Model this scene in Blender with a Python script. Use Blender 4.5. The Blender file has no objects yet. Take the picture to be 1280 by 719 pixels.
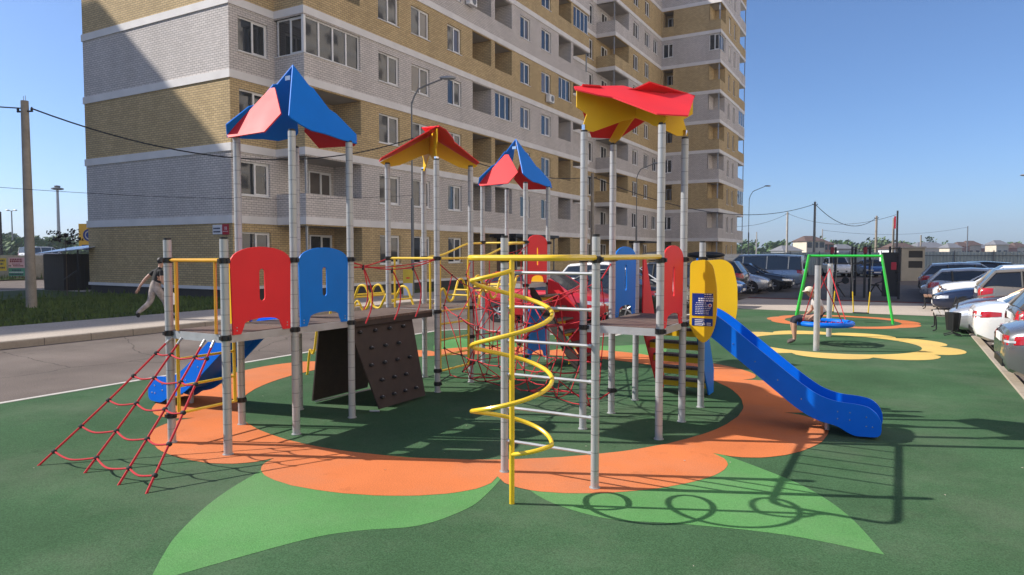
import bpy, math, random
from mathutils import Vector, Matrix
from mathutils.geometry import tessellate_polygon
R = math.radians
random.seed(7)
scene = bpy.context.scene
COL = scene.collection

# ------------------------------------------------------------------ materials
def _new(name):
    m = bpy.data.materials.new(name); m.use_nodes = True
    nt = m.node_tree
    b = nt.nodes['Principled BSDF']
    return m, nt, b

def mat(name, col, rough=0.5, metal=0.0, amp=0.12, scale=3.0, fine=0.0, fscale=120.0, bump=0.0, spec=0.5, rvar=0.08, coat=0.0, dust=0.0, crack=0.0):
    """plain surface with large soft variation (amp/scale) and fine grain (fine/fscale)"""
    m, nt, b = _new(name)
    N, L = nt.nodes, nt.links
    geo = N.new('ShaderNodeNewGeometry')
    n1 = N.new('ShaderNodeTexNoise'); n1.inputs['Scale'].default_value = scale; n1.inputs['Detail'].default_value = 5
    L.new(geo.outputs['Position'], n1.inputs['Vector'])
    mr = N.new('ShaderNodeMapRange'); mr.inputs[1].default_value = 0.25; mr.inputs[2].default_value = 0.75
    mr.inputs[3].default_value = 1 - amp; mr.inputs[4].default_value = 1 + amp
    L.new(n1.outputs['Fac'], mr.inputs[0])
    val = mr.outputs[0]
    if fine > 0:
        n2 = N.new('ShaderNodeTexNoise'); n2.inputs['Scale'].default_value = fscale; n2.inputs['Detail'].default_value = 2
        L.new(geo.outputs['Position'], n2.inputs['Vector'])
        m2 = N.new('ShaderNodeMapRange'); m2.inputs[1].default_value = 0.3; m2.inputs[2].default_value = 0.7
        m2.inputs[3].default_value = 1 - fine; m2.inputs[4].default_value = 1 + fine
        L.new(n2.outputs['Fac'], m2.inputs[0])
        mu = N.new('ShaderNodeMath'); mu.operation = 'MULTIPLY'
        L.new(val, mu.inputs[0]); L.new(m2.outputs[0], mu.inputs[1]); val = mu.outputs[0]
    mx = N.new('ShaderNodeVectorMath'); mx.operation = 'SCALE'
    mx.inputs[0].default_value = col[:3]
    L.new(val, mx.inputs['Scale'])
    colr = mx.outputs[0]
    if dust > 0:   # settled dust and worn paths
        n4 = N.new('ShaderNodeTexNoise'); n4.inputs['Scale'].default_value = 0.45; n4.inputs['Detail'].default_value = 9; n4.inputs['Roughness'].default_value = 0.68
        L.new(geo.outputs['Position'], n4.inputs['Vector'])
        r4 = N.new('ShaderNodeMapRange'); r4.inputs[1].default_value = 0.46; r4.inputs[2].default_value = 0.72; r4.inputs[3].default_value = 0; r4.inputs[4].default_value = dust; L.new(n4.outputs['Fac'], r4.inputs[0])
        x4 = N.new('ShaderNodeMix'); x4.data_type = 'RGBA'; x4.inputs[7].default_value = (.26, .24, .20, 1); L.new(r4.outputs[0], x4.inputs[0]); L.new(colr, x4.inputs[6]); colr = x4.outputs[2]
        n5 = N.new('ShaderNodeTexNoise'); n5.inputs['Scale'].default_value = 2.6; n5.inputs['Detail'].default_value = 6; n5.inputs['Roughness'].default_value = 0.7; L.new(geo.outputs['Position'], n5.inputs['Vector'])
        r5 = N.new('ShaderNodeMapRange'); r5.inputs[1].default_value = 0.60; r5.inputs[2].default_value = 0.78; r5.inputs[3].default_value = 1; r5.inputs[4].default_value = 0.72; L.new(n5.outputs['Fac'], r5.inputs[0])
        x5 = N.new('ShaderNodeVectorMath'); x5.operation = 'SCALE'; L.new(colr, x5.inputs[0]); L.new(r5.outputs[0], x5.inputs['Scale']); colr = x5.outputs[0]
    if crack > 0:
        vo = N.new('ShaderNodeTexVoronoi'); vo.feature = 'DISTANCE_TO_EDGE'; vo.inputs['Scale'].default_value = 0.32
        ad = N.new('ShaderNodeVectorMath'); ad.operation = 'MULTIPLY_ADD'; ad.inputs[1].default_value = (.9, .9, .9); L.new(n1.outputs['Color'], ad.inputs[0]); L.new(geo.outputs['Position'], ad.inputs[2]); L.new(ad.outputs[0], vo.inputs['Vector'])
        rc = N.new('ShaderNodeMapRange'); rc.inputs[1].default_value = 0.0; rc.inputs[2].default_value = 0.007; rc.inputs[3].default_value = 1 - crack; rc.inputs[4].default_value = 1; L.new(vo.outputs['Distance'], rc.inputs[0])
        xc = N.new('ShaderNodeVectorMath'); xc.operation = 'SCALE'; L.new(colr, xc.inputs[0]); L.new(rc.outputs[0], xc.inputs['Scale']); colr = xc.outputs[0]
    L.new(colr, b.inputs['Base Color'])
    b.inputs['Metallic'].default_value = metal
    b.inputs['Specular IOR Level'].default_value = spec
    if coat: b.inputs['Coat Weight'].default_value = coat; b.inputs['Coat Roughness'].default_value = 0.05
    rr = N.new('ShaderNodeMapRange'); rr.inputs[3].default_value = max(0.02, rough - rvar); rr.inputs[4].default_value = min(1, rough + rvar)
    L.new(n1.outputs['Fac'], rr.inputs[0]); L.new(rr.outputs[0], b.inputs['Roughness'])
    if bump > 0:
        n3 = N.new('ShaderNodeTexNoise'); n3.inputs['Scale'].default_value = fscale; n3.inputs['Detail'].default_value = 3
        L.new(geo.outputs['Position'], n3.inputs['Vector'])
        bp = N.new('ShaderNodeBump'); bp.inputs['Strength'].default_value = bump; bp.inputs['Distance'].default_value = 0.01
        L.new(n3.outputs['Fac'], bp.inputs['Height']); L.new(bp.outputs[0], b.inputs['Normal'])
    return m

def brick_mat(name, c1, c2, mortar):
    m, nt, b = _new(name)
    N, L = nt.nodes, nt.links
    geo = N.new('ShaderNodeNewGeometry')
    sp = N.new('ShaderNodeSeparateXYZ'); L.new(geo.outputs['Position'], sp.inputs[0])
    sn = N.new('ShaderNodeSeparateXYZ'); L.new(geo.outputs['True Normal'], sn.inputs[0])
    ab = N.new('ShaderNodeMath'); ab.operation = 'ABSOLUTE'; L.new(sn.outputs[0], ab.inputs[0])
    gt = N.new('ShaderNodeMath'); gt.operation = 'GREATER_THAN'; gt.inputs[1].default_value = 0.5; L.new(ab.outputs[0], gt.inputs[0])
    mixv = N.new('ShaderNodeMix'); mixv.data_type = 'FLOAT'
    L.new(gt.outputs[0], mixv.inputs[0]); L.new(sp.outputs[0], mixv.inputs[2]); L.new(sp.outputs[1], mixv.inputs[3])
    cb = N.new('ShaderNodeCombineXYZ'); L.new(mixv.outputs[0], cb.inputs[0]); L.new(sp.outputs[2], cb.inputs[1])
    br = N.new('ShaderNodeTexBrick'); br.inputs['Scale'].default_value = 1.0
    br.inputs['Brick Width'].default_value = 0.26; br.inputs['Row Height'].default_value = 0.1
    br.inputs['Mortar Size'].default_value = 0.009; br.inputs['Mortar Smooth'].default_value = 0.2; br.inputs['Bias'].default_value = -0.1
    br.inputs['Color1'].default_value = (*c1, 1); br.inputs['Color2'].default_value = (*c2, 1); br.inputs['Mortar'].default_value = (*mortar, 1)
    L.new(cb.outputs[0], br.inputs['Vector'])
    no = N.new('ShaderNodeTexNoise'); no.inputs['Scale'].default_value = 0.9; no.inputs['Detail'].default_value = 7
    vm = N.new('ShaderNodeVectorMath'); vm.operation = 'MULTIPLY'; vm.inputs[1].default_value = (1, 1, .22); L.new(geo.outputs['Position'], vm.inputs[0]); L.new(vm.outputs[0], no.inputs['Vector'])
    mr = N.new('ShaderNodeMapRange'); mr.inputs[3].default_value = 0.78; mr.inputs[4].default_value = 1.22; L.new(no.outputs['Fac'], mr.inputs[0])
    sc = N.new('ShaderNodeVectorMath'); sc.operation = 'SCALE'; L.new(br.outputs['Color'], sc.inputs[0]); L.new(mr.outputs[0], sc.inputs['Scale'])
    L.new(sc.outputs[0], b.inputs['Base Color'])
    b.inputs['Roughness'].default_value = 0.85; b.inputs['Specular IOR Level'].default_value = 0.25
    bp = N.new('ShaderNodeBump'); bp.inputs['Strength'].default_value = 0.35; bp.inputs['Distance'].default_value = 0.01; bp.invert = True
    L.new(br.outputs['Fac'], bp.inputs['Height']); L.new(bp.outputs[0], b.inputs['Normal'])
    return m

def post_mat(name, col):
    """ribbed sleeve on the posts: thin dark joints every 15 cm"""
    m, nt, b = _new(name)
    N, L = nt.nodes, nt.links
    geo = N.new('ShaderNodeNewGeometry')
    sp = N.new('ShaderNodeSeparateXYZ'); L.new(geo.outputs['Position'], sp.inputs[0])
    dv = N.new('ShaderNodeMath'); dv.operation = 'DIVIDE'; dv.inputs[1].default_value = 0.155; L.new(sp.outputs[2], dv.inputs[0])
    fr = N.new('ShaderNodeMath'); fr.operation = 'FRACT'; L.new(dv.outputs[0], fr.inputs[0])
    lt = N.new('ShaderNodeMath'); lt.operation = 'LESS_THAN'; lt.inputs[1].default_value = 0.06; L.new(fr.outputs[0], lt.inputs[0])
    no = N.new('ShaderNodeTexNoise'); no.inputs['Scale'].default_value = 5; no.inputs['Detail'].default_value = 4; L.new(geo.outputs['Position'], no.inputs['Vector'])
    mr = N.new('ShaderNodeMapRange'); mr.inputs[3].default_value = 0.82; mr.inputs[4].default_value = 1.18; L.new(no.outputs['Fac'], mr.inputs[0])
    m1 = N.new('ShaderNodeMapRange'); m1.inputs[3].default_value = 1; m1.inputs[4].default_value = 0.62; L.new(lt.outputs[0], m1.inputs[0])
    mu = N.new('ShaderNodeMath'); mu.operation = 'MULTIPLY'; L.new(mr.outputs[0], mu.inputs[0]); L.new(m1.outputs[0], mu.inputs[1])
    sc = N.new('ShaderNodeVectorMath'); sc.operation = 'SCALE'; sc.inputs[0].default_value = col; L.new(mu.outputs[0], sc.inputs['Scale'])
    L.new(sc.outputs[0], b.inputs['Base Color'])
    b.inputs['Roughness'].default_value = 0.42; b.inputs['Metallic'].default_value = 0.25
    return m

def plank_mat(name, col, gap=0.12, axis=0, wd=0.08, rng=(0.6, 1.4)):
    m, nt, b = _new(name)
    N, L = nt.nodes, nt.links
    geo = N.new('ShaderNodeNewGeometry')
    sp = N.new('ShaderNodeSeparateXYZ'); L.new(geo.outputs['Position'], sp.inputs[0])
    dv = N.new('ShaderNodeMath'); dv.operation = 'DIVIDE'; dv.inputs[1].default_value = gap; L.new(sp.outputs[axis], dv.inputs[0])
    fr = N.new('ShaderNodeMath'); fr.operation = 'FRACT'; L.new(dv.outputs[0], fr.inputs[0])
    lt = N.new('ShaderNodeMath'); lt.operation = 'LESS_THAN'; lt.inputs[1].default_value = wd; L.new(fr.outputs[0], lt.inputs[0])
    no = N.new('ShaderNodeTexNoise'); no.inputs['Scale'].default_value = 14; no.inputs['Detail'].default_value = 6; L.new(geo.outputs['Position'], no.inputs['Vector'])
    mr = N.new('ShaderNodeMapRange'); mr.inputs[3].default_value = rng[0]; mr.inputs[4].default_value = rng[1]; L.new(no.outputs['Fac'], mr.inputs[0])
    m1 = N.new('ShaderNodeMapRange'); m1.inputs[3].default_value = 1; m1.inputs[4].default_value = 0.4; L.new(lt.outputs[0], m1.inputs[0])
    mu = N.new('ShaderNodeMath'); mu.operation = 'MULTIPLY'; L.new(mr.outputs[0], mu.inputs[0]); L.new(m1.outputs[0], mu.inputs[1])
    sc = N.new('ShaderNodeVectorMath'); sc.operation = 'SCALE'; sc.inputs[0].default_value = col; L.new(mu.outputs[0], sc.inputs['Scale'])
    L.new(sc.outputs[0], b.inputs['Base Color']); b.inputs['Roughness'].default_value = 0.75
    return m

M = dict(
    rubber_green=mat('rubber_green', (0.050, 0.104, 0.051), 0.95, amp=0.20, scale=0.7, fine=0.28, fscale=95, bump=0.35, spec=0.04, dust=0.20),
    rubber_orange=mat('rubber_orange', (0.56, 0.170, 0.062), 0.95, amp=0.12, scale=1.0, fine=0.16, fscale=95, bump=0.35, spec=0.04, dust=0.26),
    rubber_light=mat('rubber_light', (0.095, 0.245, 0.082), 0.95, amp=0.13, scale=1.0, fine=0.18, fscale=95, bump=0.35, spec=0.04, dust=0.20),
    rubber_yellow=mat('rubber_yellow', (0.62, 0.43, 0.13), 0.95, amp=0.10, scale=1.2, fine=0.2, fscale=95, bump=0.3, spec=0.04, dust=0.2),
    asphalt=mat('asphalt', (0.140, 0.116, 0.102), 0.92, amp=0.26, scale=0.6, fine=0.25, fscale=60, bump=0.3, spec=0.1, dust=0.22, crack=0.5),
    asphalt_dark=mat('asphalt_dark', (0.085, 0.085, 0.09), 0.92, amp=0.2, scale=0.5, fine=0.25, fscale=60, bump=0.3, spec=0.2),
    paving=mat('paving', (0.40, 0.345, 0.29), 0.9, amp=0.1, scale=0.8, fine=0.15, fscale=20, spec=0.2),
    concrete=mat('concrete', (0.40, 0.37, 0.33), 0.9, amp=0.15, scale=2, fine=0.12, fscale=40, bump=0.2, spec=0.2),
    concrete_pole=mat('concrete_pole', (0.30, 0.26, 0.21), 0.9, amp=0.18, scale=3, fine=0.12, fscale=40, bump=0.2, spec=0.2),
    kerbstone=plank_mat('kerbstone', (0.34, 0.285, 0.22), 1.0, 1, 0.018, (0.8, 1.2)),
    kerbline=mat('kerbline', (0.48, 0.46, 0.42), 0.9, amp=0.15, scale=2.5, spec=0.2),
    earth=mat('earth', (0.16, 0.135, 0.085), 0.95, amp=0.3, scale=0.05, fine=0.2, fscale=2, spec=0.1),
    lawn=mat('lawn', (0.055, 0.075, 0.022), 0.95, amp=0.4, scale=0.8, fine=0.3, fscale=30, spec=0.1),
    grass=mat('grass', (0.075, 0.115, 0.028), 0.8, amp=0.35, scale=1.0, spec=0.2),
    white_line=mat('white_line', (0.55, 0.53, 0.50), 0.85, amp=0.2, scale=4, spec=0.2),
    red_rubber=mat('red_rubber', (0.16, 0.035, 0.03), 0.95, amp=0.15, scale=1, spec=0.1),
    post=post_mat('post', (0.40, 0.41, 0.415)),
    steel=mat('steel', (0.43, 0.44, 0.45), 0.42, 0.3, amp=0.12, scale=6),
    galv=mat('galv', (0.36, 0.37, 0.38), 0.45, 0.5, amp=0.15, scale=5),
    grey_metal=mat('grey_metal', (0.16, 0.17, 0.175), 0.5, 0.3, amp=0.15, scale=3),
    yellow=mat('yellow', (0.74, 0.50, 0.02), 0.32, amp=0.06, scale=4, coat=0.3),
    orange_y=mat('orange_y', (0.70, 0.33, 0.012), 0.34, amp=0.06, scale=4, coat=0.3),
    hd_yellow=mat('hd_yellow', (0.78, 0.48, 0.012), 0.48, amp=0.06, scale=3, rvar=0.07, spec=0.3),
    hd_red=mat('hd_red', (0.70, 0.030, 0.037), 0.54, amp=0.06, scale=3, rvar=0.07, spec=0.19),
    hd_blue=mat('hd_blue', (0.004, 0.165, 0.62), 0.48, amp=0.06, scale=3, rvar=0.07, spec=0.17),
    slide_blue=mat('slide_blue', (0.002, 0.140, 0.68), 0.34, amp=0.08, scale=3, rvar=0.08, spec=0.2),
    black=mat('black', (0.012, 0.012, 0.013), 0.5, amp=0.2, scale=8),
    rubber_black=mat('rubber_black', (0.018, 0.018, 0.019), 0.8, amp=0.2, scale=8),
    rope=mat('rope', (0.46, 0.010, 0.020), 0.8, amp=0.22, scale=60),
    white=mat('white', (0.76, 0.75, 0.73), 0.45, amp=0.05, scale=3),
    white_band=mat('white_band', (0.73, 0.70, 0.67), 0.7, amp=0.09, scale=1.2, spec=0.3),
    deck=plank_mat('deck', (0.115, 0.078, 0.060), 0.11, 0),
    climb=mat('climb', (0.040, 0.027, 0.022), 0.8, amp=0.25, scale=10),
    brick_y=brick_mat('brick_y', (0.58, 0.43, 0.225), (0.47, 0.345, 0.175), (0.19, 0.14, 0.085)),
    brick_g=brick_mat('brick_g', (0.64, 0.585, 0.545), (0.55, 0.505, 0.47), (0.22, 0.20, 0.185)),
    soffit=mat('soffit', (0.42, 0.38, 0.33), 0.85, amp=0.1, scale=1),
    dark_in=mat('dark_in', (0.03, 0.027, 0.025), 0.9, amp=0.2, scale=2),
    plinth=mat('plinth', (0.05, 0.047, 0.045), 0.9, amp=0.2, scale=2),
    green=mat('green', (0.03, 0.52, 0.055), 0.32, amp=0.06, scale=4, coat=0.3),
    chain=mat('chain', (0.20, 0.20, 0.21), 0.4, 0.7, amp=0.15, scale=20),
    wire=mat('wire', (0.012, 0.012, 0.013), 0.6, amp=0.1, scale=5),
    bark=mat('bark', (0.10, 0.075, 0.055), 0.9, amp=0.25, scale=12),
    leaf=mat('leaf', (0.085, 0.145, 0.045), 0.7, amp=0.4, scale=0.6, spec=0.2),
    leaf_b=mat('leaf_b', (0.095, 0.14, 0.055), 0.7, amp=0.4, scale=0.5, spec=0.2),
    leaf_red=mat('leaf_red', (0.028, 0.020, 0.022), 0.7, amp=0.4, scale=2.6, spec=0.2),
    skin=mat('skin', (0.42, 0.235, 0.16), 0.55, amp=0.08, scale=9),
    hair=mat('hair', (0.012, 0.009, 0.007), 0.6, amp=0.3, scale=30),
    cloth_black=mat('cloth_black', (0.006, 0.006, 0.007), 0.85, amp=0.2, scale=12),
    cloth_navy=mat('cloth_navy', (0.012, 0.014, 0.028), 0.85, amp=0.2, scale=12),
    cloth_grey=mat('cloth_grey', (0.50, 0.47, 0.46), 0.85, amp=0.12, scale=8),
    cloth_camo=mat('cloth_camo', (0.33, 0.28, 0.25), 0.85, amp=0.5, scale=9),
    cloth_cap=mat('cloth_cap', (0.62, 0.55, 0.42), 0.85, amp=0.1, scale=12),
    sandal=mat('sandal', (0.10, 0.075, 0.065), 0.8, amp=0.3, scale=20),
    glass=None, chrome=mat('chrome', (0.7, 0.7, 0.71), 0.12, 1.0, amp=0.05, scale=4),
    lamp_red=mat('lamp_red', (0.42, 0.008, 0.014), 0.12, amp=0.1, scale=10, coat=0.8),
    lamp_clear=mat('lamp_clear', (0.62, 0.63, 0.64), 0.08, 0.3, amp=0.25, scale=25, coat=1.0),
    lamp_amber=mat('lamp_amber', (0.75, 0.25, 0.02), 0.12, amp=0.1, scale=10, coat=0.8),
    plate=mat('plate', (0.7, 0.7, 0.68), 0.5, amp=0.05, scale=10),
    sign_blue=mat('sign_blue', (0.008, 0.035, 0.22), 0.25, amp=0.05, scale=6),
    sign_red=mat('sign_red', (0.42, 0.010, 0.03), 0.4, amp=0.05, scale=6),
    sign_white=mat('sign_white', (0.72, 0.72, 0.74), 0.4, amp=0.04, scale=6),
    sign_pink=mat('sign_pink', (0.62, 0.42, 0.42), 0.6, amp=0.1, scale=3),
    sign_green=mat('sign_green', (0.06, 0.26, 0.16), 0.6, amp=0.1, scale=3),
    sign_yellow=mat('sign_yellow', (0.62, 0.45, 0.03), 0.6, amp=0.1, scale=3),
    sign_orange=mat('sign_orange', (0.70, 0.40, 0.03), 0.5, amp=0.06, scale=1),
    text_dark=mat('text_dark', (0.02, 0.025, 0.07), 0.6, amp=0.05, scale=3),
    text_red=mat('text_red', (0.20, 0.015, 0.02), 0.6, amp=0.05, scale=3),
    roof_blue=mat('roof_blue', (0.50, 0.55, 0.64), 0.25, 0.1, amp=0.08, scale=1),  # bluish sheet, lightened to stand in for sky glare on the shed roof
    dark_sheet=mat('dark_sheet', (0.010, 0.009, 0.009), 0.5, amp=0.2, scale=2),
    old_wall=mat('old_wall', (0.40, 0.36, 0.29), 0.9, amp=0.3, scale=0.7, fine=0.1, fscale=8),
    fence_pale=mat('fence_pale', (0.34, 0.40, 0.40), 0.5, 0.1, amp=0.14, scale=0.35),
    fence_dark=mat('fence_dark', (0.06, 0.085, 0.115), 0.5, 0.1, amp=0.14, scale=0.35),
    beige=mat('beige', (0.42, 0.37, 0.28), 0.85, amp=0.12, scale=1.5),
    roof_brown=mat('roof_brown', (0.10, 0.06, 0.045), 0.8, amp=0.15, scale=1),
    roof_grey=mat('roof_grey', (0.16, 0.16, 0.17), 0.8, amp=0.15, scale=1),
    house_cream=mat('house_cream', (0.60, 0.52, 0.40), 0.85, amp=0.1, scale=1),
    house_pink=mat('house_pink', (0.45, 0.24, 0.18), 0.85, amp=0.1, scale=1),
    house_white=mat('house_white', (0.66, 0.66, 0.64), 0.85, amp=0.1, scale=1),
    bounce_plaster=mat('bounce_plaster', (0.78, 0.70, 0.60), 0.85, amp=0.05, scale=0.5),  # lightened so the unseen opposite block bounces warm light
    wood=mat('wood', (0.26, 0.14, 0.08), 0.7, amp=0.25, scale=8),
)
def glass_mat(name, col, rough=0.04):
    m, nt, b = _new(name)
    N, L = nt.nodes, nt.links
    geo = N.new('ShaderNodeNewGeometry')
    no = N.new('ShaderNodeTexNoise'); no.inputs['Scale'].default_value = 0.55; no.inputs['Detail'].default_value = 2; L.new(geo.outputs['Position'], no.inputs['Vector'])
    bp = N.new('ShaderNodeBump'); bp.inputs['Strength'].default_value = 0.03; bp.inputs['Distance'].default_value = 0.3; L.new(no.outputs['Fac'], bp.inputs['Height'])
    L.new(bp.outputs[0], b.inputs['Normal'])
    n2 = N.new('ShaderNodeTexNoise'); n2.inputs['Scale'].default_value = 1.3; L.new(geo.outputs['Position'], n2.inputs['Vector'])
    mr = N.new('ShaderNodeMapRange'); mr.inputs[3].default_value = 0.75; mr.inputs[4].default_value = 1.25; L.new(n2.outputs['Fac'], mr.inputs[0])
    sc = N.new('ShaderNodeVectorMath'); sc.operation = 'SCALE'; sc.inputs[0].default_value = col; L.new(mr.outputs[0], sc.inputs['Scale'])
    L.new(sc.outputs[0], b.inputs['Base Color'])
    b.inputs['Roughness'].default_value = rough; b.inputs['Specular IOR Level'].default_value = 0.85
    b.inputs['IOR'].default_value = 1.5
    return m
M['glass'] = glass_mat('glass', (0.022, 0.025, 0.028))
M['glass_b'] = glass_mat('glass_curtain', (0.12, 0.10, 0.085))
M['glass_c'] = glass_mat('glass_dim', (0.045, 0.042, 0.038))
M['car_glass'] = glass_mat('car_glass', (0.012, 0.014, 0.016))
def paint(name, col, metal=0.35):
    return mat('paint_' + name, col, 0.28, metal, amp=0.04, scale=3, coat=0.9, rvar=0.04)

# ------------------------------------------------------------------ mesh builder
class MB:
    def __init__(s): s.v = []; s.f = []; s.m = []
    def add(s, vs, fs, m=0, X=None):
        o = len(s.v)
        s.v += [tuple(X @ Vector(v)) for v in vs] if X else [tuple(v) for v in vs]
        s.f += [tuple(i + o for i in f) for f in fs]; s.m += [m] * len(fs)
    def quad(s, a, b, c, d, m=0): s.add([a, b, c, d], [(0, 1, 2, 3)], m)
    def box(s, x0, x1, y0, y1, z0, z1, m=0, X=None):
        vs = [(x0, y0, z0), (x1, y0, z0), (x1, y1, z0), (x0, y1, z0), (x0, y0, z1), (x1, y0, z1), (x1, y1, z1), (x0, y1, z1)]
        s.add(vs, [(3, 2, 1, 0), (4, 5, 6, 7), (0, 1, 5, 4), (1, 2, 6, 5), (2, 3, 7, 6), (3, 0, 4, 7)], m, X)
    def bbox(s, x0, x1, y0, y1, z0, z1, b=0.01, m=0, X=None):
        """box with chamfered vertical and top edges"""
        ring = [(x0 + b, y0), (x1 - b, y0), (x1, y0 + b), (x1, y1 - b), (x1 - b, y1), (x0 + b, y1), (x0, y1 - b), (x0, y0 + b)]
        ins = [(x0 + 2 * b, y0 + b), (x1 - 2 * b, y0 + b), (x1 - b, y0 + 2 * b), (x1 - b, y1 - 2 * b), (x1 - 2 * b, y1 - b), (x0 + 2 * b, y1 - b), (x0 + b, y1 - 2 * b), (x0 + b, y0 + 2 * b)]
        vs = [(x, y, z0) for x, y in ring] + [(x, y, z1 - b) for x, y in ring] + [(x, y, z1) for x, y in ins]
        fs = [tuple(range(7, -1, -1)), tuple(range(16, 24))]
        for k in range(2):
            for i in range(8):
                j = (i + 1) % 8; fs.append((k * 8 + i, k * 8 + j, k * 8 + 8 + j, k * 8 + 8 + i))
        s.add(vs, fs, m, X)
    def tube(s, pts, r, n=8, m=0, closed=False, cap=True, r2=None):
        P = [Vector(p) for p in pts]; k = len(P)
        if k < 2: return
        T = []
        for i in range(k):
            if closed: t = P[(i + 1) % k] - P[i - 1]
            else: t = P[min(i + 1, k - 1)] - P[max(i - 1, 0)]
            T.append(t.normalized() if t.length > 1e-9 else Vector((0, 0, 1)))
        a = Vector((0, 0, 1)) if abs(T[0].z) < 0.9 else Vector((1, 0, 0))
        nrm = T[0].cross(a).normalized(); vs = []
        for i in range(k):
            nrm = (nrm - T[i] * nrm.dot(T[i])); nrm = nrm.normalized() if nrm.length > 1e-6 else T[i].orthogonal().normalized()
            bi = T[i].cross(nrm)
            rr = r if r2 is None else r + (r2 - r) * i / (k - 1)
            for j in range(n):
                an = 2 * math.pi * j / n
                vs.append(P[i] + (nrm * math.cos(an) + bi * math.sin(an)) * rr)
        fs = []
        for i in range(k if closed else k - 1):
            i2 = (i + 1) % k
            for j in range(n):
                j2 = (j + 1) % n; fs.append((i * n + j, i * n + j2, i2 * n + j2, i2 * n + j))
        if cap and not closed:
            fs.append(tuple(range(n - 1, -1, -1))); fs.append(tuple((k - 1) * n + j for j in range(n)))
        s.add(vs, fs, m)
    def cyl(s, c, r, z0, z1, n=16, m=0, r2=None):
        s.tube([(c[0], c[1], z0), (c[0], c[1], z1)], r, n, m, r2=r2)
    def lathe(s, prof, n=16, m=0, X=None):
        vs = []; fs = []; k = len(prof)
        for r, z in prof:
            for j in range(n):
                a = 2 * math.pi * j / n; vs.append((r * math.cos(a), r * math.sin(a), z))
        for i in range(k - 1):
            for j in range(n):
                j2 = (j + 1) % n; fs.append((i * n + j, i * n + j2, (i + 1) * n + j2, (i + 1) * n + j))
        fs.append(tuple(range(n - 1, -1, -1))); fs.append(tuple((k - 1) * n + j for j in range(n)))
        s.add(vs, fs, m, X)
    def ball(s, c, r, n=8, m=0, sc=(1, 1, 1)):
        pr = [(max(1e-4, math.sin(math.pi * i / (n - 1))) * r, -math.cos(math.pi * i / (n - 1)) * r) for i in range(n)]
        s.lathe(pr, n, m, Matrix.Translation(c) @ Matrix.Diagonal((*sc, 1)))
    def slab(s, outer, fmap, t, holes=(), m=0):
        """polygon (p,q) with holes, extruded by t; fmap(p,q,h) -> xyz"""
        loops = [[Vector((p, q, 0)) for p, q in l] for l in [outer, *holes]]
        tris = tessellate_polygon(loops)
        flat = [p for l in loops for p in l]; n = len(flat)
        vs = [fmap(p.x, p.y, 0) for p in flat] + [fmap(p.x, p.y, t) for p in flat]
        fs = [tuple(t_) for t_ in tris] + [tuple(i + n for i in reversed(t_)) for t_ in tris]
        o = 0
        for l in loops:
            k = len(l)
            for i in range(k):
                j = (i + 1) % k; fs.append((o + i, o + j, o + j + n, o + i + n))
            o += k
        s.add(vs, fs, m)
    def build(s, name, mats, parent=None, smooth=35, fixn=True):
        me = bpy.data.meshes.new(name)
        me.from_pydata(s.v, [], s.f)
        mats = mats if isinstance(mats, (list, tuple)) else [mats]
        for mm in mats: me.materials.append(mm)
        me.polygons.foreach_set('material_index', s.m)
        if fixn:
            import bmesh
            bm = bmesh.new(); bm.from_mesh(me); bmesh.ops.recalc_face_normals(bm, faces=bm.faces); bm.to_mesh(me); bm.free()
        if smooth:
            me.shade_smooth(); me.set_sharp_from_angle(angle=R(smooth))
        me.update()
        o = bpy.data.objects.new(name, me); COL.objects.link(o)
        if parent: o.parent = parent
        return o

def tag(o, label=None, cat=None, group=None, kind=None):
    if label: o['label'] = label
    if cat: o['category'] = cat
    if group: o['group'] = group
    if kind: o['kind'] = kind
    return o
def empty(name, loc=(0, 0, 0), rz=0):
    o = bpy.data.objects.new(name, None); COL.objects.link(o); o.location = loc; o.rotation_euler = (0, 0, rz); o.empty_display_size = 0.2
    return o
def copy_tree(o, parent=None):
    c = o.copy(); COL.objects.link(c)
    if parent: c.parent = parent
    for ch in list(o.children): copy_tree(ch, c)
    return c
def smooth_path(pts, n=8, closed=False):
    """Catmull-Rom"""
    P = [Vector(p) for p in pts]; out = []; k = len(P)
    for i in range(k if closed else k - 1):
        if closed: p0, p1, p2, p3 = P[i - 1], P[i], P[(i + 1) % k], P[(i + 2) % k]
        else: p0, p1, p2, p3 = P[max(i - 1, 0)], P[i], P[i + 1], P[min(i + 2, k - 1)]
        for j in range(n):
            t = j / n
            out.append(0.5 * ((2 * p1) + (p2 - p0) * t + (2 * p0 - 5 * p1 + 4 * p2 - p3) * t * t + (3 * p1 - p0 - 3 * p2 + p3) * t ** 3))
    if not closed: out.append(P[-1])
    return out
def fillet(pts, rad, n=5):
    P = [Vector(p) for p in pts]; out = [P[0]]
    for i in range(1, len(P) - 1):
        a, b, c = P[i - 1], P[i], P[i + 1]
        d = min(rad, (a - b).length * 0.45, (c - b).length * 0.45)
        s = b + (a - b).normalized() * d; e = b + (c - b).normalized() * d
        for j in range(n + 1):
            t = j / n; out.append(s * (1 - t) ** 2 + b * 2 * t * (1 - t) + e * t * t)
    out.append(P[-1]); return out
def sag(a, b, s, n=14):
    a, b = Vector(a), Vector(b); out = []
    for i in range(n + 1):
        t = i / n; p = a.lerp(b, t); p.z -= s * 4 * t * (1 - t); out.append(p)
    return out
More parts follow.
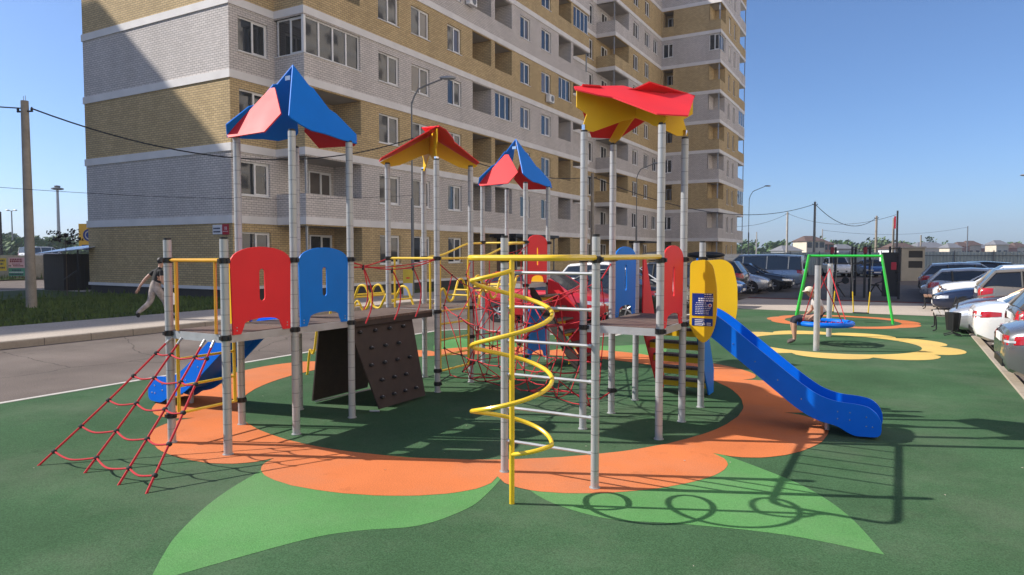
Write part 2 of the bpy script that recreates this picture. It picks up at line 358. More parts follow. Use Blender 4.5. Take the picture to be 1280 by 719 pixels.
def text_mesh(txt, size, m, name, parent, X):
    cu = bpy.data.curves.new(name, 'FONT'); cu.body = txt; cu.size = size; cu.align_x = 'CENTER'; cu.align_y = 'CENTER'
    o = bpy.data.objects.new(name, cu); COL.objects.link(o)
    dg = bpy.context.evaluated_depsgraph_get(); dg.update()
    me = bpy.data.meshes.new_from_object(o.evaluated_get(dg)); bpy.data.objects.remove(o)
    me.transform(X); me.materials.clear(); me.materials.append(m)
    o = bpy.data.objects.new(name, me); COL.objects.link(o); o.parent = parent
    return o
# ------------------------------------------------------------------ camera, sun, sky
TH = math.atan(42.5 / 860); AN = R(29.5); HC = 2.0
cam_d = bpy.data.cameras.new('camera'); cam = bpy.data.objects.new('camera', cam_d); COL.objects.link(cam)
cam.location = (0, 0, HC); cam.rotation_euler = (math.pi / 2 - TH, 0, AN)
cam_d.sensor_width = 36; cam_d.lens = 860 / 1280 * 36; cam_d.clip_start = 0.05; cam_d.clip_end = 4000
scene.camera = cam
def at(px, d):
    """uv position of photo column px at depth d (camera looks 29.5 deg left of +Y)"""
    x = (px - 640) / 860 * d
    return (x * math.cos(AN) - d * math.sin(AN), x * math.sin(AN) + d * math.cos(AN))
def zat(py, d): return HC + (317 - py) * d / 860

SUNV = Vector((-0.913, -0.408, 0.795)).normalized()
el = math.asin(SUNV.z); rot = math.atan2(SUNV.x, SUNV.y)
w = bpy.data.worlds.new('World'); scene.world = w; w.use_nodes = True
nt = w.node_tree; bg = nt.nodes['Background']
sky = nt.nodes.new('ShaderNodeTexSky'); sky.sky_type = 'NISHITA'; sky.sun_disc = False
sky.sun_elevation = el; sky.sun_rotation = rot % (2 * math.pi)
sky.air_density = 0.8; sky.dust_density = 0.9; sky.ozone_density = 8.0; sky.altitude = 50
nt.links.new(sky.outputs[0], bg.inputs[0]); bg.inputs[1].default_value = 0.125
sd = bpy.data.lights.new('sun', 'SUN'); sd.energy = 5.0; sd.angle = R(0.5); sd.color = (1, 0.94, 0.86)
so = bpy.data.objects.new('sun', sd); COL.objects.link(so); so.rotation_euler = (-SUNV).to_track_quat('-Z', 'Y').to_euler(); so.location = (-20, -10, 30)
scene.view_settings.view_transform = 'Standard'; scene.view_settings.look = 'None'; scene.view_settings.gamma = 1
scene.view_settings.use_curve_mapping = False
scene.view_settings.exposure = 0.50
scene.render.engine = 'CYCLES'
scene.cycles.max_bounces = 6; scene.cycles.diffuse_bounces = 3; scene.cycles.glossy_bounces = 3
scene.cycles.use_denoising = True

# ------------------------------------------------------------------ ground
def sheet(name, poly, z, m, kind='structure', holes=()):
    b = MB(); loops = [[Vector((p[0], p[1], 0)) for p in l] for l in [poly, *holes]]
    tr = tessellate_polygon(loops); flat = [p for l in loops for p in l]
    b.add([(p.x, p.y, z) for p in flat], [tuple(t) for t in tr])
    o = b.build(name, M[m] if isinstance(m, str) else m, smooth=None, fixn=False)
    me = o.data
    if me.polygons and me.polygons[0].normal.z < 0: me.flip_normals()
    return tag(o, kind=kind)
def rect(u0, u1, v0, v1): return [(u0, v0), (u1, v0), (u1, v1), (u0, v1)]
sheet('ground', rect(-1000, 1000, -500, 1400), -0.22, 'earth')
sheet('road', rect(-16.3, 1.56, -30, 69), 0.0, 'asphalt')
sheet('side_road', rect(-57, -39.2, -60, 60), 0.0, 'asphalt')
sheet('parking_lot', rect(1.66, 25.2, -20, 69), -0.12, 'asphalt')
# kerb of the playground on the parking side, flush line on the road side
b = MB(); b.bbox(1.5, 1.66, -20, 32, -0.2, 0.03, 0.012); tag(b.build('kerb', M['kerbstone']), kind='structure')
KV = 15.2; KU = -6.0
def arc(cx, cy, r, a0, a1, n=8): return [(cx + r * math.cos(R(a0 + (a1 - a0) * i / n)), cy + r * math.sin(R(a0 + (a1 - a0) * i / n))) for i in range(n + 1)]
green = [(-10.36, -20), (1.5, -20), (1.5, 25.6), (KU + .06, 25.6), (KU + .06, KV + .5)] + [(KU + .06 - .6 + .6 * math.cos(R(a)), KV - .1 - .0 + .0) for a in ()] + [(KU - .35, KV - .06), (-9.8, KV - .06), (-10.36, KV - .7)]
sheet('playground', green, 0.006, 'rubber_green')
kl = [(-10.42, -20), (-10.42, KV - .7), (-9.82, KV), (KU - .35, KV), (KU, KV + .5), (KU, 25.66)]
b = MB()
for p, q in zip(kl[:-1], kl[1:]):
    d = (Vector(q) - Vector(p)).normalized(); n_ = Vector((-d.y, d.x)) * 0.045; e = d * 0.03
    a0 = Vector(p) - e; a1 = Vector(q) + e
    b.box(0, 1, 0, 1, 0, 1, 0, Matrix(((a1.x - a0.x, 2 * n_.x, 0, a0.x - n_.x), (a1.y - a0.y, 2 * n_.y, 0, a0.y - n_.y), (0, 0, 0.10, -0.09 + 0.0013 * kl.index(p)), (0, 0, 0, 1))))
tag(b.build('kerb', M['kerbline'], smooth=None), kind='structure')
sheet('paving', rect(KU, 1.5, 25.72, 31.9), 0.005, 'paving')
sheet('workout_pad', rect(KU, 1.5, 32.7, 50), 0.005, 'asphalt_dark')
sheet('workout_pad_border', rect(KU, 1.5, 32.15, 32.66), 0.005, 'red_rubber')
# flower of eleven petals, two leaves at each end
FC = Vector((-5.2, 8.62))
def polar(r, a): return (FC.x + r * math.cos(R(a)), FC.y + r * math.sin(R(a)))
NP = 11; PW = 360 / NP; A0 = -25.6
outer = []
for k in range(NP):
    for i in range(26):
        t = i / 26; s_ = max(0.0, math.sin(math.pi * t)) ** 0.55
        # round the petals: push the angle out near the notch
        tt = t + 0.06 * math.sin(2 * math.pi * t) * -1
        outer.append(polar(4.0 + 0.57 * s_ + random.uniform(-.006, .006), A0 + PW * (k + tt)))
inner = [polar(3.5 + random.uniform(-.006, .006), a * 2.5) for a in range(144)]
sheet('rubber_flower', outer, 0.010, 'rubber_orange', holes=[list(reversed(inner))])
LL = [(-3.06, 5.25), (-2.95, 4.80), (-2.91, 4.43), (-3.03, 3.98), (-3.36, 3.68), (-3.59, 3.35), (-3.92, 2.46), (-4.2, 2.74), (-4.45, 3.03), (-4.79, 3.57), (-5.03, 4.16), (-5.14, 4.72), (-4.2, 5.3)]
RL = [(-3.06, 5.23), (-2.80, 5.12), (-2.39, 4.87), (-1.87, 4.78), (-1.38, 4.95), (-.67, 5.12), (-.05, 5.1), (-.31, 5.75), (-.64, 6.24), (-1.02, 6.57), (-1.58, 6.93), (-1.9, 6.9), (-2.6, 6.0)]
def soft(poly, sharp):
    k = len(poly); s0 = sharp
    path = [poly[(i + s0[0]) % k] for i in range(k)] ; br = (s0[1] - s0[0]) % k
    a = smooth_path([(p[0], p[1], 0) for p in path[:br + 1]], 5); c = smooth_path([(p[0], p[1], 0) for p in path[br:] + [path[0]]], 5)
    return [(p.x, p.y) for p in a + c[1:-1]]
leaves = [soft(LL, (0, 6)), soft(RL, (0, 6))]
rA = R(162.9)
for lf in leaves:
    sheet('rubber_leaf', lf, 0.008, 'rubber_light')
    rl = []
    for x, y in lf:
        dx, dy = x - FC.x, y - FC.y; rl.append((FC.x + dx * math.cos(rA) - dy * math.sin(rA), FC.y + dx * math.sin(rA) + dy * math.cos(rA)))
    sheet('rubber_leaf', rl, 0.008, 'rubber_light')
def ring(name, c, ro, ri, npet, amp, z, m, rot0=0):
    o_ = []; n = npet * 10
    for i in range(n):
        t = (i % 10) / 10; r = ro + amp * math.sin(math.pi * t) ** 0.6; a = 2 * math.pi * i / n + rot0
        o_.append((c[0] + r * math.cos(a), c[1] + r * math.sin(a)))
    i_ = [(c[0] + ri * math.cos(-R(a * 6)), c[1] + ri * math.sin(-R(a * 6))) for a in range(60)]
    sheet(name, o_, z, m, holes=[i_])
ring('rubber_flower', (-1.3, 16.75), 2.12, 1.72, 9, 0.38, 0.010, 'rubber_yellow', 0.25)
ring('rubber_ring', (-1.5, 22.35), 1.95, 1.55, 9, 0.12, 0.010, 'rubber_orange')
# pavement with kerbs, lawn
b = MB(); b.bbox(-16.48, -16.3, -60, 69, -0.2, 0.16, 0.02); tag(b.build('kerb', M['kerbstone']), kind='structure')
sheet('pavement', rect(-19.8, -16.482, -60, 69), 0.148, 'paving')
sheet('lawn', rect(-39, -19.8, -40, 18.9), 0.13, 'lawn')
sheet('lawn', rect(-22.4, -19.8, 18.9, 69), 0.13, 'lawn')
b = MB(); b.bbox(-39.2, -39, -60, 30, -0.2, 0.15, 0.02); tag(b.build('kerb', M['concrete']), kind='structure')
sheet('pavement', rect(-39, -34.95, 18.9, 60), 0.128, 'concrete')
sheet('verge', rect(-62, -57.1, -60, 60), 0.1, 'grass')
# stall lines
b = MB()
for v in range(-2, 24):
    y = 12.05 + (v - 1) * 2.5
    b.box(1.9, 6.6, y - 0.05, y + 0.05, -0.119, -0.116)
tag(b.build('road_marking', M['white_line'], smooth=None), kind='structure')
# grass blades on the lawn in front of the block
def tufts(name, n, u0, u1, v0, v1, z, h, m, seed):
    rr = random.Random(seed); b = MB()
    for _ in range(n):
        x = rr.uniform(u0, u1); y = rr.uniform(v0, v1); hh = h * rr.uniform(0.4, 1.3); a = rr.uniform(0, 6.28); wd = 0.02 + 0.03 * rr.random()
        dx, dy = math.cos(a) * wd, math.sin(a) * wd; lx, ly = rr.uniform(-.06, .06), rr.uniform(-.06, .06)
        b.add([(x - dx, y - dy, z), (x + dx, y + dy, z), (x + lx, y + ly, z + hh)], [(0, 1, 2)])
    return tag(b.build(name, m, smooth=None, fixn=False), kind='stuff')
tufts('grass', 16000, -31, -19.85, 5, 18.8, 0.13, 0.10, M['grass'], 3)
tufts('grass', 1500, -61, -57.2, 20, 40, 0.1, 0.35, M['grass'], 4)

tufts('grass', 1400, -34, -20.1, 4, 18.7, 0.13, 0.24, M['grass'], 6)
rr = random.Random(17); b = MB()
for _ in range(70):
    u_, v_ = rr.uniform(-10, 1.3), rr.uniform(2.2, 16); a = rr.uniform(0, 6.28); s_ = rr.uniform(.005, .013)
    c_, d_ = math.cos(a) * s_, math.sin(a) * s_; z_ = .0165
    b.add([(u_ - c_, v_ - d_, z_), (u_ + d_ * .5, v_ - c_ * .5, z_ + .004), (u_ + c_, v_ + d_, z_), (u_ - d_ * .5, v_ + c_ * .5, z_ + .006)], [(0, 1, 2, 3)])
tag(b.build('leaf_litter', M['paving'], smooth=None, fixn=False), kind='stuff')
# ------------------------------------------------------------------ climbing structure on an 0.886 m grid
S = 0.886; OU, OV = -5.77, 5.364
def g(i, j, z=0.0): return (OU + S * i, OV + S * j, z)
PS = empty('climbing_structure', g(1, 2))
tag(PS, 'large climbing structure of grey posts with coloured roofs, slides and nets on the orange flower', 'play structure')
PS_INV = Matrix.Translation(PS.location).inverted()
def part(name, b, mats, parent=None, smooth=35):
    o = b.build(name, mats, None, smooth)
    p = parent or PS
    o.parent = p
    # geometry is written in scene coordinates: keep it there
    off = PS.location if (p is PS) else None
    if p is PS: o.matrix_parent_inverse = Matrix.Translation(PS.location).inverted()
    return o
PR = 0.041; TOP = 3.34; LOW = 2.15
tall = {(-1, 0): 3.33, (0, 0): 3.33, (0, 1): 3.33, (-1, 1): 3.33, (0, 3): 3.33, (0, 4): 3.33, (-1, 3): 3.33, (-1, 4): 3.33,
        (-1, 6): 3.24, (0, 6): 3.24, (-1, 7): 3.24, (0, 7): 3.24, (3, 2): 3.36, (4, 2): 3.36, (3, 3): 3.34, (4, 3): 3.34}
short = [(-1, -1), (0, -1), (3, 4), (4, 4), (3, 0), (4, 0)]
clamps = {}
for k in list(tall) + short:
    dk = 1.47 if k[1] >= 6 else 1.2
    clamps[k] = [dk - 0.03, dk + 0.73]
clamps[(3, 0)] = [1.95]; clamps[(4, 0)] = [1.95]
clamps[(-1, 0)] += [0.30]; clamps[(-1, -1)] += [0.30]; clamps[(0, 3)] += [0.32, 0.13]; clamps[(0, 4)] += [0.72, 0.31]; clamps[(0, 6)] += [0.75, 0.52, 0.18]
clamps[(3, 3)] += [0.30]; clamps[(3, 4)] = [1.17]; clamps[(4, 4)] = [1.17, 1.93]
for k in list(tall) + short:
    h = tall.get(k, LOW); x, y, _ = g(*k); b = MB(); PR = 0.035 if k in ((3, 0), (4, 0)) else 0.041
    b.cyl((x, y), PR, 0.0, h - 0.01, 18, 0)
    b.cyl((x, y), PR * 0.9, h - 0.01, h + 0.012, 14, 1)
    for z in clamps[k]:
        b.cyl((x, y), PR + 0.010, z - 0.028, z + 0.028, 16, 1)
        b.box(x + 0.0, x + PR + 0.028, y - 0.016, y + 0.016, z - 0.02, z + 0.02, 1)
        b.box(x - 0.016, x + 0.016, y - PR - 0.028, y, z - 0.018, z + 0.018, 1)
    b.cyl((x, y), PR + 0.012, 0.006, 0.016, 16, 0)
    part('post', b, [M['post'], M['black']])
# decks
def deck(i0, i1, j0, j1, z, name='deck'):
    b = MB(); x0, y0, _ = g(i0, j0); x1, y1, _ = g(i1, j1)
    b.box(x0 + .02, x1 - .02, y0 + .02, y1 - .02, z - 0.03, z, 0)
    t = 0.014
    b.box(x0 + .045, x1 - .045, y0, y0 + t, z - .085, z - .004, 1); b.box(x0 + .045, x1 - .045, y1 - t, y1, z - .085, z - .004, 1)
    b.box(x0, x0 + t, y0 + .045, y1 - .045, z - .085, z - .004, 1); b.box(x1 - t, x1, y0 + .045, y1 - .045, z - .085, z - .004, 1)
    for k in range(3):
        xx = x0 + (x1 - x0) * (k + 0.5) / 3
        b.cyl((xx, y0 - 0.004), 0.001, z - .05, z - .04, 6, 1)
    return part(name, b, [M['deck'], M['steel']], smooth=None)
deck(-1, 0, -1, 0, 1.2); deck(-1, 0, 0, 1, 1.2); deck(-1, 0, 3, 4, 1.2); deck(-1, 0, 6, 7, 1.47); deck(3, 4, 2, 3, 1.2); deck(3, 4, 3, 4, 1.2)
# plank bridge over the climbing wall
b = MB(); x0, y0, _ = g(-1, 1); x1, y1, _ = g(0, 3)
n = 15
for k in range(n):
    ya = y0 + .05 + (y1 - y0 - .1) * k / n; yb = y0 + .05 + (y1 - y0 - .1) * (k + .93) / n
    b.box(x0 + .04, x1 - .04, ya, yb, 1.165, 1.198, 0)
b.box(x0 + .05, x0 + .09, y0 + .05, y1 - .05, 1.10, 1.163, 1); b.box(x1 - .09, x1 - .05, y0 + .05, y1 - .05, 1.10, 1.163, 1)
part('bridge', b, [M['deck'], M['climb']], smooth=None)
# bridge handrail ropes
for side in (0, -1):
    b = MB(); x, ya, _ = g(side, 1); _, yb, _ = g(side, 3)
    pts = sag((x, ya, 1.9), (x, yb, 1.93), 0.12, 16); b.tube(pts, 0.0085, 6)
    if side == 0: b.tube(sag((x, ya, 1.84), (x, yb, 1.93), 0.05, 16), 0.007, 6)
    for f in (0.16, 0.45, 0.74):
        p = pts[int(f * 16)]; xo = x + (0.0 if side == 0 else 0.0)
        dx = 0.05 if side == 0 else -0.02
        b.tube(smooth_path([(xo, p.y, p.z), (xo + dx, p.y + 0.10, 1.55), (xo + dx * .8, p.y + .10, 1.32), (xo + dx, p.y - .02, 1.14)], 4), 0.0085, 6)
        b.cyl((p.x, p.y), 0.016, p.z - 0.05, p.z + 0.012, 8, 1)
    part('rope_handrail', b, [M['rope'], M['black']])
# climbing wall tent under the bridge
def wall_panel(q, t, holds):
    a, c, d, e = [Vector(p) for p in q]  # top near, top far, bottom far, bottom near
    nrm = (c - a).cross(e - a).normalized() * t; b = MB()
    vs = [a, c, d, e, a + nrm, c + nrm, d + nrm, e + nrm]
    b.add(vs, [(0, 1, 2, 3), (7, 6, 5, 4), (0, 4, 5, 1), (1, 5, 6, 2), (2, 6, 7, 3), (3, 7, 4, 0)], 0)
    out = -nrm.normalized() if holds < 0 else nrm.normalized()
    rr = random.Random(5)
    for r_ in range(5):
        for c_ in range(4 if r_ % 2 == 0 else 3):
            fs = (c_ + 0.5 + (0.4 if r_ % 2 else 0)) / 4.3; ft = (r_ + 0.55) / 5.2
            p = a.lerp(c, fs).lerp(e.lerp(d, fs), ft) + out * (0.012 + (t if holds > 0 else 0))
            b.ball(p, 0.036, 7, 1, (1.0, 1.1, 0.62)); b.ball(p + out * .012 + Vector((0, 0, .012)), 0.014, 5, 2, (1, 1, .6))
    return part('climbing_wall', b, [M['climb'], M['black'], M['galv']], smooth=40)
wall_panel([g(-.13, 1.08, 1.13), g(-.13, 2.5, 1.13), g(.13, 2.5, .05), g(.13, 1.42, .05)], 0.02, -1)
wall_panel([g(-.86, 1.28, 1.12), g(-.86, 2.55, 1.12), g(-1.13, 2.6, .04), g(-1.13, 1.38, .04)], 0.02, 1)
b = MB(); b.tube([g(-1.1, 1.4, .035), g(-1.0, 2.58, .035)], 0.012, 6); b.tube([g(.13, 1.42, .025), g(-.0, 1.36, .025)], 0.012, 6)
part('ground_rail', b, M['steel'])

# flat HDPE panels with slot and arch
def hd_panel(a, c, z0, h, m, name='panel', slot=True, t=0.016, inset=0.06, curve=0.16, off=0.0):
    a = Vector(a); c = Vector(c); d = (c - a); Ln = d.length; d.normalize(); nr = Vector((d.y, -d.x, 0))
    L0, L1 = inset, Ln - inset; W = L1 - L0; pts = []
    pts += [(L0 + .015, z0 - .01), (L0 + .11, z0 - .01)]
    for k in range(9): an = math.pi * (1 - k / 8); pts.append((L0 + W / 2 + (W / 2 - .14) * math.cos(an), z0 + .05 + .085 * max(0, math.sin(an)) ** .6))
    pts += [(L1 - .11, z0 - .01), (L1 - .015, z0 - .01), (L1, z0 + h - curve)]
    for k in range(1, 14): an = math.pi * k / 14; pts.append((L0 + W / 2 + W / 2 * math.cos(an), z0 + h - curve + curve * math.sin(an) ** .9))
    pts.append((L0, z0 + h - curve))
    hole = []
    if slot:
        r_ = 0.036; cx = L0 + W / 2; za, zb = z0 + h * .40, z0 + h * .70
        hole = [(cx + r_ * math.cos(R(x)), zb + r_ * math.sin(R(x))) for x in range(0, 181, 30)] + [(cx + r_ * math.cos(R(x)), za + r_ * math.sin(R(x))) for x in range(180, 361, 30)]
    b = MB(); b.slab(pts, lambda p, q, hh: tuple(a + d * p + nr * (hh + off) + Vector((0, 0, q))), t, [hole] if slot else [], 0)
    for s_ in (L0 - .03, L1 - .035):
        for z in (z0 + .73,):
            q = a + d * (s_ + .0) + nr * off; e = a + d * (s_ + .065) + nr * off
            b.tube([q + Vector((0, 0, z)) - nr * .006, e + Vector((0, 0, z)) - nr * .006], 0.012, 6, 1)
    for s_ in (L0 + .06, L1 - .06):
        for z in (z0 + .03, z0 + .06): q = a + d * s_ + nr * (off + t); b.ball((q.x, q.y, z), .008, 6, 1)
    return part(name, b, [m, M['galv']], smooth=30)
hd_panel(g(0, -1), g(0, 0), 1.2, .87, M['hd_red']); hd_panel(g(0, 0), g(0, 1), 1.2, .87, M['hd_blue'])
hd_panel(g(4, 2), g(4, 3), 1.2, .89, M['hd_red']); hd_panel(g(3, 3), g(3, 4), 1.2, .89, M['hd_blue'])
hd_panel(g(0, 6), g(0, 7), 1.47, .87, M['hd_red']); hd_panel(g(0, 6), g(0, 7), .10, .98, M['hd_blue'], 'play_panel', slot=False)
# roofs
def roof_a(i, j, z0):
    """blue pair to the apex, red pair between"""
    cx, cy, _ = g(i + .5, j + .5); H = .84
    RF = empty('roof', (0, 0, 0)); RF.parent = PS; RF.matrix_parent_inverse = Matrix.Translation(PS.location).inverted()
    blue = [(0, 1.02), (.13, .74), (.18, .725), (.31, .44), (.40, .40), (.62, .13), (.55, -.02), (.30, .0), (.06, .035), (-.16, .045), (-.30, .10), (-.40, .16), (-.42, .20)]
    red = [(-.47, .03), (-.08, .66), (-.005, .66), (.30, .24), (.16, .0), (-.42, -.02)]
    def fm(ang, lift, out_=0.0):
        ca, sa = math.cos(ang), math.sin(ang)
        def f(t, h, hh):
            o = .455 * (1 - h) + hh * .9 + out_; z = z0 + .02 + h * H + hh * .45 + lift
            return (cx + o * ca - t * sa, cy + o * sa + t * ca, z)
        return f
    for ang, sh, m, l in ((0, blue, M['hd_blue'], 0), (math.pi, blue, M['hd_blue'], 0), (-math.pi / 2, red, M['hd_red'], -.015), (math.pi / 2, red, M['hd_red'], -.015)):
        b = MB(); b.slab([(p * .99, q) for p, q in sh], fm(ang, l, .10 if l else 0.0), 0.015); o = b.build('roof_panel', m, RF, 30)
    b = MB(); b.box(cx - .02, cx + .06, cy - .10, cy - .06, z0 + H - .16, z0 + H - .11, 0); b.build('bracket', M['chrome'], RF, None)
    b = MB(); b.box(cx + .02, cx + .07, cy + .02, cy + .06, z0 + H - .16, z0 + H - .11); b.build('bracket', M['chrome'], RF, None)
roof_a(-1, 0, 3.31); roof_a(-1, 6, 3.22)
def roof_b(i, j, z0, ang):
    """yellow cross plates under a red butterfly ridge"""
    cx, cy, _ = g(i + .5, j + .5)
    RF = empty('roof', (0, 0, 0)); RF.parent = PS; RF.matrix_parent_inverse = Matrix.Translation(PS.location).inverted()
    ca, sa = math.cos(ang), math.sin(ang)
    def W(s, q, z): return (cx + s * ca - q * sa, cy + s * sa + q * ca, z0 + z)
    ridge = [(-.72, .44), (-.72, .25), (-.60, .18), (-.66, .0), (-.52, -.01), (-.15, .13), (0, .17), (.15, .13), (.52, -.01), (.66, .0), (.60, .18), (.72, .25), (.72, .44)]
    cross = [(-.74, .03), (-.62, -.03), (-.45, .0), (-.12, .15), (0, .20), (.12, .15), (.45, .0), (.62, -.03), (.74, .03), (.02, .445), (-.02, .445)]
    b = MB(); b.slab(ridge, lambda p, q, h: W(p, h - .0075, q), 0.015)
    o = b.build('gable_plate', M['hd_yellow'], RF, 30)
    for lo, hi in ((None, -.009), (.009, None)):
        pts = [(p, q) for p, q in cross]
        if lo is None: pts = [(p, q) for p, q in pts if p < -.005] + [(-.009, .17)]
        else: pts = [(.009, .17)] + [(p, q) for p, q in pts if p > .005]
        # order round the half plate
        if lo is None: pts = [(-.74, .03), (-.62, -.03), (-.45, .0), (-.12, .15), (-.009, .19), (-.009, .44)]
        else: pts = [(.009, .44), (.009, .19), (.12, .15), (.45, .0), (.62, -.03), (.74, .03)]
        b = MB(); b.slab(pts, lambda p, q, h: W(h - .0075, p, q), 0.015); b.build('gable_plate', M['hd_yellow'], RF, 30)
    red = [(-.76, -.02), (-.10, .13), (.02, .03), (.32, -.07), (.45, .03), (.66, .03), (.68, -.10), (.24, -.74), (-.12, -.74), (-.42, -.30), (-.56, -.26), (-.78, -.12)]
    for sg in (1, -1):
        b = MB(); b.slab(red, lambda p, q, h: W(p * sg, q * sg, .47 + .56 * q + h), 0.015); b.build('roof_panel', M['hd_red'], RF, 30)
    for sx in (-.6265, .6265): b = MB(); b.box(cx + sx * ca - .018, cx + sx * ca + .018, cy + sx * sa - .03, cy + sx * sa + .03, z0 + .0, z0 + .06); b.build('bracket', M['chrome'], RF, None)
roof_b(3, 2, 3.37, R(45)); roof_b(-1, 3, 3.31, R(-45))
# slides
slide_prof = [(0.0, 1.19), (.16, 1.17), (.30, 1.08), (1.24, .36), (1.42, .25), (1.60, .205), (1.86, .20), (1.95, .185)]
def slide(i, j, sgn):
    x0, y0, _ = g(i, j); x0 += .04 * sgn
    SL = empty('slide', (0, 0, 0)); SL.parent = PS; SL.matrix_parent_inverse = Matrix.Translation(PS.location).inverted()
    path = smooth_path([(p, 0, q) for p, q in slide_prof], 4); hw = .235
    b = MB()
    for k in range(len(path) - 1):
        p, q = path[k], path[k + 1]
        for z_ in (0, -.02): b.quad((x0 + sgn * p.x, y0 - hw, p.z + z_), (x0 + sgn * q.x, y0 - hw, q.z + z_), (x0 + sgn * q.x, y0 + hw, q.z + z_), (x0 + sgn * p.x, y0 + hw, p.z + z_))
    e = path[-1]
    lip = [(e.x + .06 * math.sin(R(a)), e.z - .06 + .06 * math.cos(R(a))) for a in range(0, 100, 15)]
    for p, q in zip(lip[:-1], lip[1:]): b.quad((x0 + sgn * p[0], y0 - hw, p[1]), (x0 + sgn * q[0], y0 - hw, q[1]), (x0 + sgn * q[0], y0 + hw, q[1]), (x0 + sgn * p[0], y0 + hw, p[1]))
    b.quad((x0 + sgn * lip[-1][0], y0 - hw, lip[-1][1]), (x0 + sgn * lip[-1][0], y0 - hw, .03), (x0 + sgn * lip[-1][0], y0 + hw, .03), (x0 + sgn * lip[-1][0], y0 + hw, lip[-1][1]))
    b.build('chute', M['slide_blue'], SL, 50, fixn=False)
    side = [(0.0, 1.36), (.20, 1.33), (.36, 1.24), (1.22, .57), (1.42, .44), (1.60, .385), (1.80, .38), (1.92, .36), (2.0, .30), (2.045, .20), (2.045, .045), (1.80, .03), (1.72, .06), (1.62, .12), (1.40, .16), (1.20, .27), (.28, .99), (.12, 1.09), (0, 1.10)]
    for s_ in (-1, 1):
        b = MB(); yy = y0 + s_ * hw
        ro = fillet([(p, 0, q) for p, q in side], .12, 3)
        b.slab([(p.x, p.z) for p in ro], lambda p, q, h: (x0 + sgn * p, yy + s_ * h, q), 0.02, m=0)
        for (px_, pz) in ((.5, .95), (.75, .76), (1.0, .57), (1.25, .38), (1.62, .2), (1.62, .28), (1.74, .2), (1.74, .28), (1.9, .15), (1.9, .25), (1.96, .15)):
            b.ball((x0 + sgn * px_, yy + s_ * .021, pz), 0.009, 6, 1)
        b.build('slide_side', [M['slide_blue'], M['chrome']], SL, 30)
    b = MB(); b.cyl((x0 + sgn * 1.5, y0), .03, 0, .17, 10); b.build('foot', M['galv'], SL)
    hood = [(0, 1.14), (0, 1.91), (.19, 1.93), (.27, 1.86), (.315, 1.62), (.32, 1.32), (.30, 1.14), (.25, 1.01), (.17, .93), (.08, 1.0)]
    hd = []
    for s_ in (-1, 1):
        b = MB(); yy = y0 + s_ * (hw + .05); k_ = 1.0 if s_ * sgn < 0 else 1.36
        ro = fillet([(p * k_, 0, q) for p, q in hood + hood[:1]], .06, 3)[:-1]
        b.slab([(p.x, p.z) for p in ro], lambda p, q, h: (x0 + sgn * p, yy + s_ * h, q), 0.016)
        hd.append(b.build('slide_hood', M['hd_yellow'], SL, 30))
    return SL, hd, x0, y0 - hw - .05
SLr, hoods, hx, hy = slide(4, 3.5, 1)
slide(-1, .5, -1)
# notice plates on the hood that faces the lawn side of the photo
b = MB(); yy = hy - .0165
b.box(hx + .03, hx + .275, yy - .004, yy, 1.265, 1.53, 0); b.box(hx + .03, hx + .275, yy - .004, yy, 1.145, 1.235, 0)
rr = random.Random(11)
rows = [(1.52, .20, .15, .012), (1.492, .20, .15, .008), (1.47, .10, .26, .012), (1.445, .10, .26, .016), (1.418, .06, .15, .008)] + [(1.395 - .021 * k, .05, .22, .006) for k in range(6)]
for z, a_, wd, hh in rows:
    x = hx + .035 + a_ * .7
    while x < hx + .035 + min((a_ + wd) * .7, .225):
        lw = rr.uniform(.010, .030); b.box(x, x + lw, yy - .006, yy - .004, z - hh / 2, z + hh / 2, 1); x += lw + .007
for z, a_, wd in ((1.215, .05, .16), (1.195, .05, .13), (1.175, .05, .12), (1.155, .05, .14), (1.18, .25, .07), (1.16, .25, .07)): b.box(hx + .03 + a_ * .7, hx + .03 + (a_ + wd) * .7, yy - .006, yy - .004, z - .004, z + .004, 1)
b.slab([(hx + .15, 1.158), (hx + .19, 1.158), (hx + .17, 1.20)], lambda p, q, h: (p, yy - .004 - h, q), .002, m=1)
b.lathe([(.022, 0), (.022, .002)], 14, 1, Matrix.Translation((hx + .242, yy - .004, 1.39)) @ Matrix.Rotation(R(90), 4, 'X')); b.lathe([(.014, 0), (.014, .002)], 12, 2, Matrix.Translation((hx + .242, yy - .0065, 1.39)) @ Matrix.Rotation(R(90), 4, 'X'))
b.build('notice_plate', [M['sign_blue'], M['sign_white'], M['sign_red']], SLr, None)
# yellow tube frames
def frame_rail(a, c, z, m='orange_y', name='entry_frame', zdown=1.2, ins=.09):
    a = Vector(a); c = Vector(c); d = (c - a).normalized(); b = MB(); Z = lambda p, zz: (p.x, p.y, zz)
    b.tube([Z(a + d * .03, z), Z(c - d * .03, z)], 0.019, 10)
    for q in (a + d * ins, c - d * ins): b.tube([Z(q, z), Z(q, zdown)], 0.015, 8)
    return part(name, b, M[m])
frame_rail(g(-1, -1), g(0, -1), 1.93, ins=.14); frame_rail(g(-1, 3), g(0, 3), 1.93, 'yellow', ins=.12); 
def ladder(a, c, z0, z1, zr, ins=.09, m='yellow', out=(0, 0)):
    a = Vector(a); c = Vector(c); d = (c - a).normalized(); b = MB(); o = Vector((out[0], out[1], 0)); Z = lambda p, zz: (p.x + o.x, p.y + o.y, zz)
    p, q = a + d * ins, c - d * ins
    for x in (p, q): b.tube([Z(x, z1), Z(x, z0)], 0.018, 8)
    for z in zr: b.tube([Z(p, z), Z(q, z)], 0.015, 8)
    b.tube([Z(a + d * .03, z1), Z(c - d * .03, z1)], 0.018, 8)
    b.tube([Z(a + d * .02, z0), Z(c - d * .02, z0)], 0.016, 8)
    return part('ladder', b, M[m])
